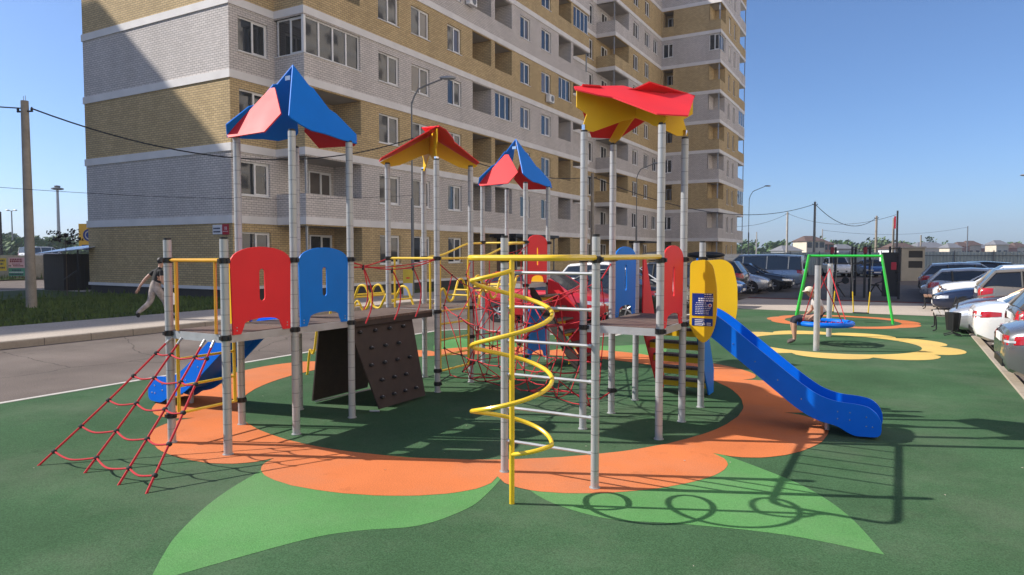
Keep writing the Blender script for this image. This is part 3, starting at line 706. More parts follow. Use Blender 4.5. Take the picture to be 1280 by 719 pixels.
ladder(g(-1, -1), g(-1, 0), .30, 1.93, (.59, .88)); ladder(g(0, 3), g(0, 4), .30, 1.93, (.52, .75, .98, 1.17), ins=.07)
b = MB(); b.tube([g(-1, 6, 2.19), g(0, 6, 2.19)], .018, 8); b.tube([g(-1, 7, 2.19), g(0, 7, 2.19)], .018, 8); part('handrail', b, M['yellow'])
for i in (-1, 0):
    b = MB(); b.tube(fillet([g(i, 4, 1.93), g(i, 4.6, 1.98), g(i, 5.4, 2.17), g(i, 6, 2.19)], .1), .018, 8); part('handrail', b, M['yellow'])
# overhead ladder between the ladder posts and the right tower
b = MB()
for i in (3, 4): b.tube([g(i, 0.04, 1.965), g(i, 1.96, 1.965)], .026, 10)
for k in range(5): b.tube([g(3, .36 + .32 * k, 1.965), g(4, .36 + .32 * k, 1.965)], .013, 8)
part('overhead_ladder', b, M['yellow'])
b = MB()
for k in range(6):
    z = .30 + .306 * k; b.tube([g(3, 0, z + .0), g(4, 0, z)], .0135, 8)
    for i in (3.05, 3.95): b.tube([g(i - .015, 0, z), g(i + .015, 0, z)], .018, 8)
part('rung_ladder', b, M['steel'])
# spiral climber: U-shaped head tube, pole, helix
b = MB(); px_, py_ = -2.66, 4.70
b.tube(fillet([g(3, 0, 1.965), g(3, -.75, 1.965), g(4, -.75, 1.965), g(4, 0, 1.965)], .16, 6), .0245, 10)
b.tube([(px_, py_, 0), (px_, py_, 1.965)], .021, 12)
hel = []; r_ = .318
for k in range(151):
    ang = 262 - 1010 * k / 150; t = k / 150
    rr_ = r_ * min(1, .04 + t * 18, .04 + (1 - t) * 18)
    hel.append((px_ + rr_ * math.cos(R(ang)), py_ + rr_ * math.sin(R(ang)), 1.79 - .52 * (209.5 - ang) / 360))
b.tube(hel, .0175, 9); part('spiral_climber', b, M['yellow'])
# stair behind the right tower
def stairs(i0, i1, j, z1, n, run, ml, mr):
    ST = empty('stairs', (0, 0, 0)); ST.parent = PS; ST.matrix_parent_inverse = Matrix.Translation(PS.location).inverted()
    x0, y0, _ = g(i0, j); x1 = g(i1, j)[0]; y0 += .04
    for xx, m in ((x0 + .07, ml), (x1 - .09, mr)):
        b = MB(); pts = [(0, z1 + .74), (.10, z1 + .74), (run * .55, z1 * .5 + .42), (run * .98, .35), (run * .98, .02), (run * .72, .02), (0, z1 - .22)]
        b.slab(pts, lambda p, q, h: (xx + h, y0 + p, q), .018); b.build('stringer', m, ST, 30)
    for k in range(n):
        z = z1 * (1 - (k + 1) / (n + 1)); y = y0 + run * (k + .8) / (n + 1)
        b = MB(); b.bbox(x0 + .092, x1 - .095, y - .02, y + .16, z - .03, z, .006, 1); b.box(x0 + .092, x1 - .095, y - .015, y + .0, z - .105, z - .032, 0); b.build('tread', [M['hd_yellow'], M['deck']], ST, None)
    return ST
stairs(3, 4, 4, 1.2, 5, 1.0, M['hd_red'], M['hd_blue'])
# stair at the far blue tower, going down to the right
ST = empty('stairs', (0, 0, 0)); ST.parent = PS; ST.matrix_parent_inverse = Matrix.Translation(PS.location).inverted()
x0, y0, _ = g(0, 6); y1 = g(0, 7)[1]
for yy, pf, mm in ((y0 + .08, [(.05, 1.40), (.12, 1.40), (1.0, .22), (1.0, .02), (.90, .02), (.05, 1.28)], 'climb'), (y1 - .1, [(.05, 1.52), (.26, 1.46), (1.06, .45), (1.06, .02), (.78, .02), (.05, 1.10)], 'hd_red')):
    b = MB(); b.slab(pf, lambda p, q, h: (x0 + p, yy + h, q), .018); b.build('stringer', M[mm], ST, 30)
for k in range(6):
    z = 1.47 * (1 - (k + 1) / 7); x = x0 + .08 + .9 * (k + .5) / 7
    b = MB(); b.bbox(x, x + .18, y0 + .1, y1 - .11, z - .03, z, .006, 1); b.box(x + .005, x + .018, y0 + .1, y1 - .11, z - .12, z - .032, 0); b.build('tread', [M['hd_yellow'], M['deck']], ST, None)
# yellow panel at the back of the far tower
b = MB(); hp = [(0, 1.40), (0, 2.15), (.10, 2.26), (.22, 2.2), (.30, 1.9), (.34, 1.5), (.30, 1.40)]
xx, yy, _ = g(-.42, 7); b.slab(hp, lambda p, q, h: (xx + p, yy + h, q), .016); part('panel', b, M['hd_yellow'], smooth=30)
# honeycomb ladders of bent yellow tube
def honey(path, lat, hw0, hw1, name='honeycomb_ladder', turn=.03):
    """path: list of 3-D centre points, lat: lateral unit vector; two mirrored zigzag rails"""
    P = [Vector(p) for p in path]; lat = Vector(lat); b = MB()
    dense = smooth_path(P, 6); Ls = [0]
    for p, q in zip(dense[:-1], dense[1:]): Ls.append(Ls[-1] + (q - p).length)
    def pos(s_):
        for k in range(len(dense) - 1):
            if Ls[k + 1] >= s_: return dense[k].lerp(dense[k + 1], (s_ - Ls[k]) / max(1e-6, Ls[k + 1] - Ls[k]))
        return dense[-1]
    tot = Ls[-1]; n = max(3, round(tot / .30)); 
    for sg in (1, -1):
        pts = []
        for k in range(n + 1):
            w = hw0 if (k + (sg > 0)) % 2 else -hw0
            for f in (-.22, .22):
                s_ = min(tot, max(0, tot * (k + f) / n)); q = pos(s_); q.z = max(.0, q.z + w * min(1, 6 * s_ / tot)); pts.append(q + lat * hw1 * sg)
        b.tube(fillet(pts, .06, 3), .019, 8)
    for k in range(1, n):
        p = pos(tot * (k + .5) / n); b.tube([p - lat * hw1, p + lat * hw1], .0155, 8)
    return part(name, b, M['yellow'])
xg = lambda s_, z: (OU - S - s_, OV + S * 3.5, z)
honey([xg(1.82, .0), xg(1.70, .45), xg(1.45, .92), xg(1.05, 1.28), xg(.55, 1.36), xg(.05, 1.24)], (0, 1, 0), .15, .34)
honey([g(-.5, 4.05, 1.16), g(-.5, 4.5, 1.32), g(-.5, 5.0, 1.42), g(-.5, 5.5, 1.46), g(-.5, 5.95, 1.45)], (1, 0, 0), .15, .33)
# rope ladder at the left tower
b = MB()
tops = [-.95, -.77, -.36, -.20]
bots = [(-7.03, 3.36), (-6.42, 3.45), (-5.83, 3.41), (-5.42, 3.40)]
ts = (.13, .31, .50, .70, .89); grid = []
for i_, (bx, by) in zip(tops, bots):
    A = Vector(g(i_, -1.0, 1.13)); B = Vector((bx, by, .0))
    mid = A.lerp(B, .5) - Vector((0, 0, .02))
    path = smooth_path([A, mid, B], 8); b.tube(path, .0108, 7)
    b.tube([A, A.lerp(B, .055)], .013, 7, 2)
    grid.append([A.lerp(B, t) - Vector((0, 0, .08 * t * (1 - t))) for t in ts])
for r_ in range(5):
    for c_ in range(3):
        p, q = grid[c_][r_], grid[c_ + 1][r_]; sg = (q - p).length * .10
        dn = (Vector((0, -.75, -.65))) * sg
        b.tube(smooth_path([p, p.lerp(q, .5) + dn, q], 6), .0092, 6)
    for c_ in range(4):
        p = grid[c_][r_]; b.ball(p, .025, 7, 1, (1.2, 1, .9))
part('rope_ladder', b, [M['rope'], M['rubber_black'], M['galv']])
# big rope net between the middle tower and the right tower
b = MB(); nr_ = 7; rings = []
rr = random.Random(3)
for k in range(nr_):
    f = k / (nr_ - 1); i_ = .10 + 2.8 * f; jc = 3.5 - f * 1.0
    w_ = .46 + .16 * math.sin(math.pi * f); zc = .95 - .16 * math.sin(math.pi * f); h_ = .78 - .22 * math.sin(math.pi * f)
    ringp = []
    for a in range(8):
        an = R(22.5 + 45 * a); ringp.append(Vector(g(i_ + rr.uniform(-.07, .07), jc + w_ * math.cos(an) * 1.1, zc + h_ * math.sin(an) * 1.02)))
    rings.append(ringp)
for k in range(nr_):
    if 0 < k < nr_ - 1 or True:
        for a in range(8):
            p, q = rings[k][a], rings[k][(a + 1) % 8]
            if not (k in (0, nr_ - 1) and a in (1, 5)): b.tube([p, p.lerp(q, .5) + Vector((0, 0, -.012)), q], .0075, 5)
    if k < nr_ - 1:
        for a in range(8):
            p, q = rings[k][a], rings[k + 1][a]; b.tube([p, p.lerp(q, .5) + Vector((0, 0, -.02)), q], .0075, 5)
            if (k + a) % 3 == 0: b.tube([rings[k][a], rings[k + 1][(a + 1) % 8]], .0070, 5)
    for a in range(8):
        b.ball(rings[k][a], .017, 6, 1, (1.2, 1, 1))
# tunnel ropes crossing the middle
for k in (1, 3, 5):
    c_ = sum(rings[k], Vector()) / 8
    for a in (0, 2, 3, 5, 7): b.tube([c_, rings[k][a]], .007, 5)
    b.ball(c_, .025, 7, 1)
for (pi, pj, z, k, a) in ((0, 3, .14, 0, 5), (0, 3, 1.88, 0, 2), (0, 4, 1.88, 0, 1), (0, 4, .3, 0, 6), (3, 2, 1.95, 6, 2), (3, 3, 1.9, 6, 1), (3, 3, .28, 6, 6), (3, 2, 1.15, 6, 4), (0, 6, 1.40, 2, 1), (0, 6, .75, 2, 7), (0, 6, .5, 1, 7), (0, 6, 2.1, 1, 1)):
    p = Vector(g(pi, pj, z)); q = rings[k][a]; b.tube([p, q], .0085, 6, 0 if z > .2 else 1); b.tube([p, p.lerp(q, .12)], .013, 6, 2)
part('rope_net', b, [M['rope'], M['rubber_black'], M['galv']])
# second, smaller net behind: middle tower to far tower
b = MB()
cols = []
for k in range(7):
    f = k / 6; cols.append([Vector(g(.05 + .25 * math.sin(math.pi * f), 4 + 2 * f, .35 + q * (1.55 + .25 * f))) for q in (0, .25, .5, .75, 1)])
for k in range(7):
    for r_ in range(5):
        if k < 6: b.tube([cols[k][r_], cols[k + 1][r_]], .0075, 5)
        if r_ < 4: b.tube([cols[k][r_], cols[k][r_ + 1]], .0075, 5)
        b.ball(cols[k][r_], .016, 5, 1)
part('rope_net', b, [M['rope'], M['rubber_black']])
# ------------------------------------------------------------------ apartment blocks
Z0, SH = 0.6, 3.0
rw = random.Random(21)
def depth_of(u, v): return -u * math.sin(AN) + v * math.cos(AN)
def in_view(u, v, z): 
    d = depth_of(u, v); return z < HC + 345 * d / 860
class Wall:
    """one brick wall in the plane u=c (axis 0) or v=c (axis 1); out = sign of the outward normal"""
    def __init__(s, axis, c, a0, a1, out, depth=0.16): s.ax, s.c, s.a0, s.a1, s.out, s.d = axis, c, a0, a1, out, depth
    def P(s, a, z, o=0.0):
        q = s.c + s.out * o
        return (q, a, z) if s.ax == 0 else (a, q, z)
    def storey(s, b, z0, z1, ops, m):
        A = sorted({s.a0, s.a1, *[o[0] for o in ops], *[o[1] for o in ops]}); Zs = sorted({z0, z1, *[o[2] for o in ops], *[o[3] for o in ops]})
        for p, q in zip(A[:-1], A[1:]):
            for r, t in zip(Zs[:-1], Zs[1:]):
                cx, cz = (p + q) / 2, (r + t) / 2
                if any(o[0] < cx < o[1] and o[2] < cz < o[3] for o in ops): continue
                b.quad(s.P(p, r), s.P(q, r), s.P(q, t), s.P(p, t), m)
        for o in ops:
            for (p, r, q, t) in ((o[0], o[2], o[1], o[2]), (o[1], o[2], o[1], o[3]), (o[1], o[3], o[0], o[3]), (o[0], o[3], o[0], o[2])):
                if r != t and (abs(p - s.a0) < 1e-4 or abs(p - s.a1) < 1e-4): continue
                b.quad(s.P(p, r), s.P(q, t), s.P(q, t, -s.d), s.P(p, r, -s.d), m)
    def bar(s, b, a0, a1, z0, z1, o0, o1, m=0):
        if s.ax == 0: x = sorted((s.c + s.out * o0, s.c + s.out * o1)); b.box(x[0], x[1], a0, a1, z0, z1, m)
        else: x = sorted((s.c + s.out * o0, s.c + s.out * o1)); b.box(a0, a1, x[0], x[1], z0, z1, m)
    def window(s, parent, a0, a1, z0, z1, n=2, sill=True, o=-0.10, glass=None):
        b = MB(); f = .07; s.bar(b, a0, a1, z0, z0 + f, o - .05, o); s.bar(b, a0, a1, z1 - f, z1, o - .05, o)
        s.bar(b, a0, a0 + f, z0 + f, z1 - f, o - .05, o); s.bar(b, a1 - f, a1, z0 + f, z1 - f, o - .05, o)
        for k in range(1, n):
            x = a0 + (a1 - a0) * k / n + (0.04 if n == 2 else 0); s.bar(b, x - .045, x + .045, z0 + f, z1 - f, o - .05, o + .004)
        if n == 2:   # opening sash proud of the fixed light
            x = a0 + (a1 - a0) / 2 + .085
            for (p, q, r, t) in ((x, a1 - f, z0 + f, z0 + f + .045), (x, a1 - f, z1 - f - .045, z1 - f), (a1 - f - .045, a1 - f, z0 + f + .045, z1 - f - .045)): s.bar(b, p, q, r, t, o - .045, o + .008)
        if sill: s.bar(b, a0 - .04, a1 + .04, z0 - .035, z0 - .002, -.12, .05)
        w = b.build('window', M['white'], parent, None)
        g_ = glass or rw.choice(['glass', 'glass', 'glass_c', 'glass_b', 'glass'])
        k = n
        for i in range(n):
            p_ = MB()
            x0 = a0 + f + (a1 - a0 - 2 * f) * i / n + .01; x1 = a0 + f + (a1 - a0 - 2 * f) * (i + 1) / n - .01; tl = rw.uniform(-.010, .010)
            p_.quad(s.P(x0, z0 + f - .01, o - .03), s.P(x1, z0 + f - .01, o - .03 + tl), s.P(x1, z1 - f + .01, o - .03 + tl), s.P(x0, z1 - f + .01, o - .03))
            p_.build('pane', M[g_ if (glass or rw.random() < .5) else rw.choice(['glass', 'glass_b', 'glass_c'])], w, None)
        return w
def zk(k): return Z0 + SH * k
WZ = (.87, 2.32); LZ = (1.02, 2.62)
def block_empty(name, loc, label):
    e = empty(name, loc); tag(e, label, 'building'); e['_off'] = 1
    return e
class Holder:
    """child container: geometry written in scene coordinates under a located Empty"""
    pass
def fixparent(e):
    for ch in e.children: ch.matrix_parent_inverse = Matrix.Translation(e.location).inverted()
AB = block_empty('apartment_building', (-24.3, 19.3, 0), 'long brick apartment block in yellow and grey stripes right behind the climbing structure')
US, UN = -22.5, -24.3
walls = MB(); bands = MB(); roofs = MB()
NS = 10
side = Wall(1, 19.3, -34.9, UN, -1); notch = Wall(0, UN, 19.3, 21.66, 1); nside = Wall(1, 21.66, UN, US, -1); main = Wall(0, US, 21.66, 52.5, 1)
rside = Wall(1, 52.5, UN, US, 1); rec = Wall(0, UN, 52.5, 58.3, 1); s2 = Wall(1, 58.3, UN, US, -1); front2 = Wall(0, US, 58.3, 71.7, 1); back = Wall(0, -34.9, 19.3, 71.7, -1)
c1b = Wall(0, UN, 21.66, 25.2, 1); 
wins1 = [(26.5, 28.1, 2), (29.1, 30.7, 2), (32.4, 33.8, 2), (40.9, 42.3, 2), (44.0, 45.5, 2)]
logs = [(35.0, 37.15), (37.6, 39.75), (46.8, 49.0)]
wins2 = [(63.0, 64.5, 2), (66.3, 67.7, 2)]
glazed = {(3, 0), (4, 2), (5, 0), (5, 1)}
def recess(a0, a1, z0, z1, c, d, m, win=None, ends=(True, True), parent=None):
    """room-deep recess behind an opening of a front wall (u=c), brick inside"""
    b = walls; x0, x1 = c - d, c - .16
    b.quad((x0, a0, z0), (x0, a1, z0), (x0, a1, z1), (x0, a0, z1), m)
    for e, a in zip(ends, (a0, a1)):
        if e: b.quad((x0, a, z0), (x1, a, z0), (x1, a, z1), (x0, a, z1), m)
    b.quad((x0, a0, z1), (x1, a0, z1), (x1, a1, z1), (x0, a1, z1), 2); b.quad((x0, a0, z0), (x1, a0, z0), (x1, a1, z0), (x0, a1, z0), 2)
for k in range(NS):
    z = zk(k); m = k % 2; zt = z + SH - .33
    top = z + SH
    walls_ = walls
    side.storey(walls, z, top, [], m)
    vis = lambda u, v, kk=k: in_view(u, v, zk(kk) + .6)
    # notch wall and its window
    nw = [(19.75, 21.3, z + WZ[0], z + WZ[1])] if vis(UN, 19.7) else []
    notch.storey(walls, z, top, nw, m)
    for o in nw: notch.window(AB, *o, glass='glass')
    # corner loggia
    op = (22.0, 25.2, z + LZ[0], z + LZ[1]) if vis(US, 22) else None
    nside.storey(walls, z, top, [(UN + .0, US - .0, z + LZ[0], z + LZ[1])] if op else [], m)
    ops = []; wl = []
    if op: ops.append((21.66, 25.2, z + LZ[0], z + LZ[1]))
    for (a, c_, n) in wins1:
        if vis(US, a): wl.append((a, c_, z + WZ[0], z + WZ[1], n))
    lg = []
    for q, (a, c_) in enumerate(logs):
        if vis(US, a): lg.append((q, a, c_))
    bal = vis(US, 49.4)
    if bal: lgb = (49.4, 52.5, z + LZ[0], z + LZ[1])
    hasent = (k == 0)
    ops += [o[:4] for o in wl if not (hasent and 37 < o[0] < 43)] + [(a, c_, z + LZ[0], z + LZ[1]) for q, a, c_ in lg if not (hasent and a > 37 and a < 40)] + ([lgb] if bal else [])
    if hasent: ops += [(37.8, 42.2, z - .35 + .36, z + 2.5)]
    main.storey(walls, z, top, ops, m)
    for o in wl:
        if hasent and 37 < o[0] < 43: continue
        main.window(AB, *o)
    for q, a, c_ in lg:
        if hasent and 37 < a < 40: continue
        if (k, q) in glazed or (k, q) in ((3, 1),):
            pass
        isgl = (k, q) in ((3, 1), (4, 2), (6, 0), (6, 1))
        if isgl: main.window(AB, a, c_, z + LZ[0], z + LZ[1], 3, glass='glass')
        else:
            recess(a, c_, z + .02, z + LZ[1], US, 1.5, m)
            if vis(US, a): main_b = Wall(0, US - 1.5, a, c_, 1); main_b.window(AB, a + .35, a + 1.55, z + .75, z + 2.3, 2, False, .05)
    if op:
        if k == 3:
            main.window(AB, 21.78, 25.2, z + LZ[0], z + LZ[1], 4, glass='glass'); nside.window(AB, UN + .1, US - .12, z + LZ[0], z + LZ[1], 2, glass='glass')
            b = MB(); b.box(US - .12, US + .01, 21.65, 21.77, z + LZ[0] + .001, z + LZ[1] - .001); b.build('corner_post', M['white'], AB, None)
        else:
            b = MB(); b.box(US - .22, US - .14, 21.82, 21.90, z + LZ[0] - .9, z + LZ[1]); b.build('corner_post', M['galv'], AB, None)
            c1b.window(AB, 23.55, 25.0, z + .75, z + 2.28, 2, False, .05)
        recess(21.66, 25.2, z + .02, z + LZ[1], US, 1.8, m, ends=(False, True))
        nside_in = nside
    if bal:
        if k == 6: main.window(AB, 49.4, 52.4, z + LZ[0], z + LZ[1], 4, glass='glass')
        else:
            recess(49.4, 52.5, z + .02, z + LZ[1], US, 1.8, m, ends=(True, False))
            b = MB(); b.box(US - .2, US - .12, 52.25, 52.33, z + .05, z + LZ[1]); b.build('corner_post', M['galv'], AB, None)
            Wall(0, UN, 49.4, 52.5, 1).window(AB, 50.4, 51.7, z + .75, z + 2.28, 2, False, .05)
        rside.storey(walls, z, top, [(UN, US, z + LZ[0], z + LZ[1])], m)
    else: rside.storey(walls, z, top, [], m)
    rwv = vis(UN, 56)
    rec.storey(walls, z, top, [(56.2, 57.6, z + WZ[0] - .3, z + WZ[1])] if rwv else [], m)
    if rwv: rec.window(AB, 56.2, 57.6, z + WZ[0] - .3, z + WZ[1], 2, True)
    b2 = vis(US, 58.3)
    s2.storey(walls, z, top, [(UN, US, z + LZ[0], z + LZ[1])] if b2 else [], m)
    o2 = [(58.3, 61.8, z + LZ[0], z + LZ[1])] if b2 else []
    w2 = [(a, c_, z + WZ[0], z + WZ[1], n) for a, c_, n in wins2 + ([(69.0, 70.4, 2)] if k % 2 else []) if vis(US, a)]
    front2.storey(walls, z, top, o2 + [o[:4] for o in w2], m)
    for o in w2: front2.window(AB, *o)
    if b2:
        recess(58.3, 61.8, z + .02, z + LZ[1], US, 1.8, m, ends=(False, True))
        b = MB(); b.box(US - .2, US - .12, 58.42, 58.5, z + .05, z + LZ[1]); b.build('corner_post', M['galv'], AB, None)
        Wall(0, UN, 58.3, 61.8, 1).window(AB, 59.4, 60.8, z + .75, z + 2.28, 2, False, .05)
    back.storey(walls, z, top, [], m)
    # white band courses, proud of the wall; they mitre at the corners by overlapping in steps
    for W_, a0, a1, pr in ((side, -34.95, UN - .001, .05), (notch, 19.25, 21.60, .05), (nside, UN + .051, US - .001, .055), (main, 21.605, 52.55, .05), (rside, UN + .051, US - .001, .055), (rec, 52.56, 58.24, .05), (s2, UN + .051, US - .001, .055), (front2, 58.245, 71.69, .05)):
        W_.bar(bands, a0, a1, zt, top, -.0, pr)
# base course and dark plinth
for W_, a0, a1, pr in ((side, -34.95, UN - .001, .04), (notch, 19.26, 21.61, .04), (nside, UN + .041, US - .001, .045), (main, 21.615, 37.78, .04), (main, 42.22, 52.55, .04), (front2, 58.25, 71.69, .04), (s2, UN + .041, US - .001, .045), (rec, 52.56, 58.25, .04)):
    W_.bar(bands, a0, a1, Z0 - .14, Z0 - .002, -.02, pr)
b = MB()
for W_, a0, a1 in ((side, -34.9, UN), (notch, 19.31, 21.66), (nside, UN, US), (main, 21.68, 37.78), (main, 42.22, 52.5), (rside, UN, US), (rec, 52.5, 58.3), (s2, UN, US), (front2, 58.32, 71.69)):
    W_.storey(b, -.2, Z0 - .13, [], 0) if False else b.quad(W_.P(a0, -.2, -.06), W_.P(a1, -.2, -.06), W_.P(a1, Z0 - .1, -.06), W_.P(a0, Z0 - .1, -.06))
b.build('plinth', M['plinth'], AB, None)
TZ = zk(NS) + 1.2
b = MB(); b.box(-34.88, UN - .02, 19.32, 71.6, zk(NS), TZ); b.box(UN - .02, US - .02, 21.7, 52.4, zk(NS), TZ); b.box(UN - .02, US - .02, 58.4, 71.6, zk(NS), TZ)
b.build('roof', M['white_band'], AB, None)
walls.build('wall', [M['brick_y'], M['brick_g'], M['soffit']], AB, None)
bands.build('band_course', M['white_band'], AB, None)
# entrance with canopy
b = MB(); b.box(US + .0, US + 1.9, 36.9, 43.0, 3.05, 3.22); b.box(US + .2, US + 1.7, 37.1, 42.8, 2.98, 3.045); b.build('canopy', M['dark_sheet'], AB, None)
b = MB(); b.cyl((US + 1.7, 37.3), .05, 0, 2.98); b.build('canopy_post', M['grey_metal'], AB); b = MB(); b.cyl((US + 1.7, 42.6), .05, 0, 2.98); b.build('canopy_post', M['grey_metal'], AB)
b = MB(); b.box(US - 1.2, US - 1.1, 37.8, 42.2, .1, 3.1); b.build('entrance_wall', M['dark_in'], AB, None)
for y in (38.4, 39.6): 
    b = MB(); b.box(US - 1.09, US - 1.04, y, y + 1.1, .15, 2.3); d_ = b.build('door', M['roof_brown'], AB, None); b = MB(); b.box(US - 1.03, US - 1.0, y + .9, y + .94, 1.0, 1.4); b.build('handle', M['galv'], d_, None)
b = MB(); b.box(US + .0, US + 1.6, 62.2, 66.5, 3.02, 3.18); b.build('canopy', M['dark_sheet'], AB, None)
# air conditioners
for (v, z) in ((34.2, zk(5) + .9), (44.6, zk(4) + .25), (38.1, zk(6) + .5), (64.6, zk(5) + .3)):
    b = MB(); b.bbox(US + .06, US + .36, v, v + .78, z, z + .55, .02); ac = b.build('air_conditioner', M['white'], AB, None)
    b = MB(); b.lathe([(.21, 0), (.21, .01), (.05, .012)], 16, 0, Matrix.Translation((US + .362, v + .46, z + .27)) @ Matrix.Rotation(R(90), 4, 'Y')); b.build('fan_grille', M['grey_metal'], ac)
# street number plate on the windowless end wall
b = MB(); yp = 19.3 - .03
def sidept(px, py, y0=19.3):
    r = (px - 640) / 860; 
    u = (r * y0 * math.cos(AN) - y0 * math.sin(AN)) / (math.cos(AN) + r * math.sin(AN)); d = -u * math.sin(AN) + y0 * math.cos(AN)
    return u, zat(py, d)
ua, za = sidept(268, 281.5); ub, zb = sidept(280, 293); uc, zc = sidept(288, 293.2)
b.box(ua, ub - .01, yp - .015, yp, zb, za, 0); b.box(ub, uc, yp - .017, yp, zb - .02, za + .02, 1)
rr = random.Random(4)
for zz, x1 in ((za - .15, .82), (za - .29, .82)):
    x = ua + .05
    while x < ua + (ub - ua) * x1 - .04:
        l_ = rr.uniform(.025, .05); b.box(x, x + l_, yp - .02, yp - .015, zz - .035, zz + .03, 2); x += l_ + .014
b.box(ub + .04, uc - .04, yp - .022, yp - .017, zb + .11, zb + .125, 0)
np_ = b.build('number_plate', [M['sign_white'], M['sign_red'], M['text_dark']], AB, None)
t = text_mesh('18', .19, M['sign_white'], 'number', np_, Matrix.Translation(((ub + uc) / 2, yp - .019, zb + .24)) @ Matrix.Rotation(R(90), 4, 'X'))
fixparent(AB)
# ---- taller end block, stepping forward
EB = block_empty('apartment_building', (-16.4, 71.7, 0), 'tall striped apartment tower at the far end of the long block, stepping forward')
walls = MB(); bands = MB(); UF = -16.4; NT = 15; VE = 81.0
lf = Wall(1, 71.7, US, UF, -1); ff = Wall(0, UF, 71.7, VE, 1); ee = Wall(1, VE, -30, UF, 1); bb = Wall(0, -30, 71.7, VE, -1)
for k in range(NT):
    z = zk(k); m = k % 2; top = z + SH; v_ = k <= 11
    ops = []
    lo = (US + .15, US + 1.25, z + (LZ[0] if m == 0 else WZ[0]), z + (LZ[1] if m == 0 else WZ[1]))
    co = (UF - 1.15, UF, z + LZ[0], z + LZ[1])
    if v_: ops = [lo, co]
    lf.storey(walls, z, top, ops, m)
    if v_:
        if m: lf.window(EB, *lo, 2, glass='glass')
        else:
            b = walls; y1 = 73.0
            b.quad((lo[0], y1, z), (lo[1], y1, z), (lo[1], y1, z + 2.62), (lo[0], y1, z + 2.62), m); b.quad((lo[0], 71.86, z), (lo[0], y1, z), (lo[0], y1, z + 2.62), (lo[0], 71.86, z + 2.62), m); b.quad((lo[1], 71.86, z), (lo[1], y1, z), (lo[1], y1, z + 2.62), (lo[1], 71.86, z + 2.62), m); b.quad((lo[0], 71.86, z + 2.62), (lo[1], 71.86, z + 2.62), (lo[1], y1, z + 2.62), (lo[0], y1, z + 2.62), 2)
            Wall(1, y1, lo[0], lo[1], -1).window(EB, lo[0] + .15, lo[1] - .15, z + .75, z + 2.3, 2, False, .05)
    fo = []; wl = []
    if v_:
        fo = [(71.7, 73.9, z + LZ[0], z + LZ[1])]; wl = [(75.4, 76.3, z + WZ[0] - .25, z + WZ[1], 1), (77.9, 78.8, z + WZ[0] - .25, z + WZ[1], 1)]
    ff.storey(walls, z, top, fo + [o[:4] for o in wl], m)
    for o in wl: ff.window(EB, *o, glass='glass_b')
    if v_:
        if k == 7:
            ff.window(EB, 71.8, 73.9, z + LZ[0], z + LZ[1], 3, glass='glass'); lf.window(EB, UF - 1.15, UF - .1, z + LZ[0], z + LZ[1], 2, glass='glass')
        else:
            recess(71.7, 73.9, z + .02, z + LZ[1], UF, 1.15, m, ends=(False, True))
            b = MB(); b.box(UF - .2, UF - .1, 71.8, 71.9, z + .9, z + LZ[1]); b.build('corner_post', M['galv'], EB, None)
        # open end balcony: parapet, slab edge, thin post
        b = MB(); b.box(UF - 1.8, UF, VE + .0, 84.4, z - .33, z - .02, 1); b.box(UF - .14, UF - .01, VE, 84.4, z - .018, z + 1.02, 0); b.box(UF - 1.8, UF - .15, 84.26, 84.4, z - .018, z + 1.02, 0)
        b.box(UF - .12, UF - .04, 84.28, 84.36, z + 1.022, z + 2.668, 2)
        b.build('balcony', [M['brick_g'] if m else M['brick_y'], M['white_band'], M['galv']], EB, None)
        if k in (2, 5): Wall(0, UF, VE, 84.4, 1).window(EB, VE + .05, 84.25, z + 1.03, z + 2.66, 3, False, -.02, glass='glass')
    ee.storey(walls, z, top, [], m); bb.storey(walls, z, top, [], m)
    for W_, a0, a1, pr in ((lf, US + .06, UF - .001, .05), (ff, 71.64, VE, .05)): W_.bar(bands, a0, a1, z + SH - .33, top, 0, pr)
for W_, a0, a1, pr in ((lf, US + .06, UF - .001, .04), (ff, 71.65, VE, .04)): W_.bar(bands, a0, a1, Z0 - .14, Z0 - .002, -.02, pr)
b = MB(); b.box(-29.9, UF + .0 - .05, 71.75, VE - .05, -.2, Z0 - .1); b.build('plinth', M['plinth'], EB, None)
b = MB(); b.box(-29.9, UF - .03, 71.75, VE - .05, zk(NT), zk(NT) + 1.2); b.build('roof', M['white_band'], EB, None)
walls.build('wall', [M['brick_y'], M['brick_g'], M['soffit']], EB, None); bands.build('band_course', M['white_band'], EB, None)
fixparent(EB)
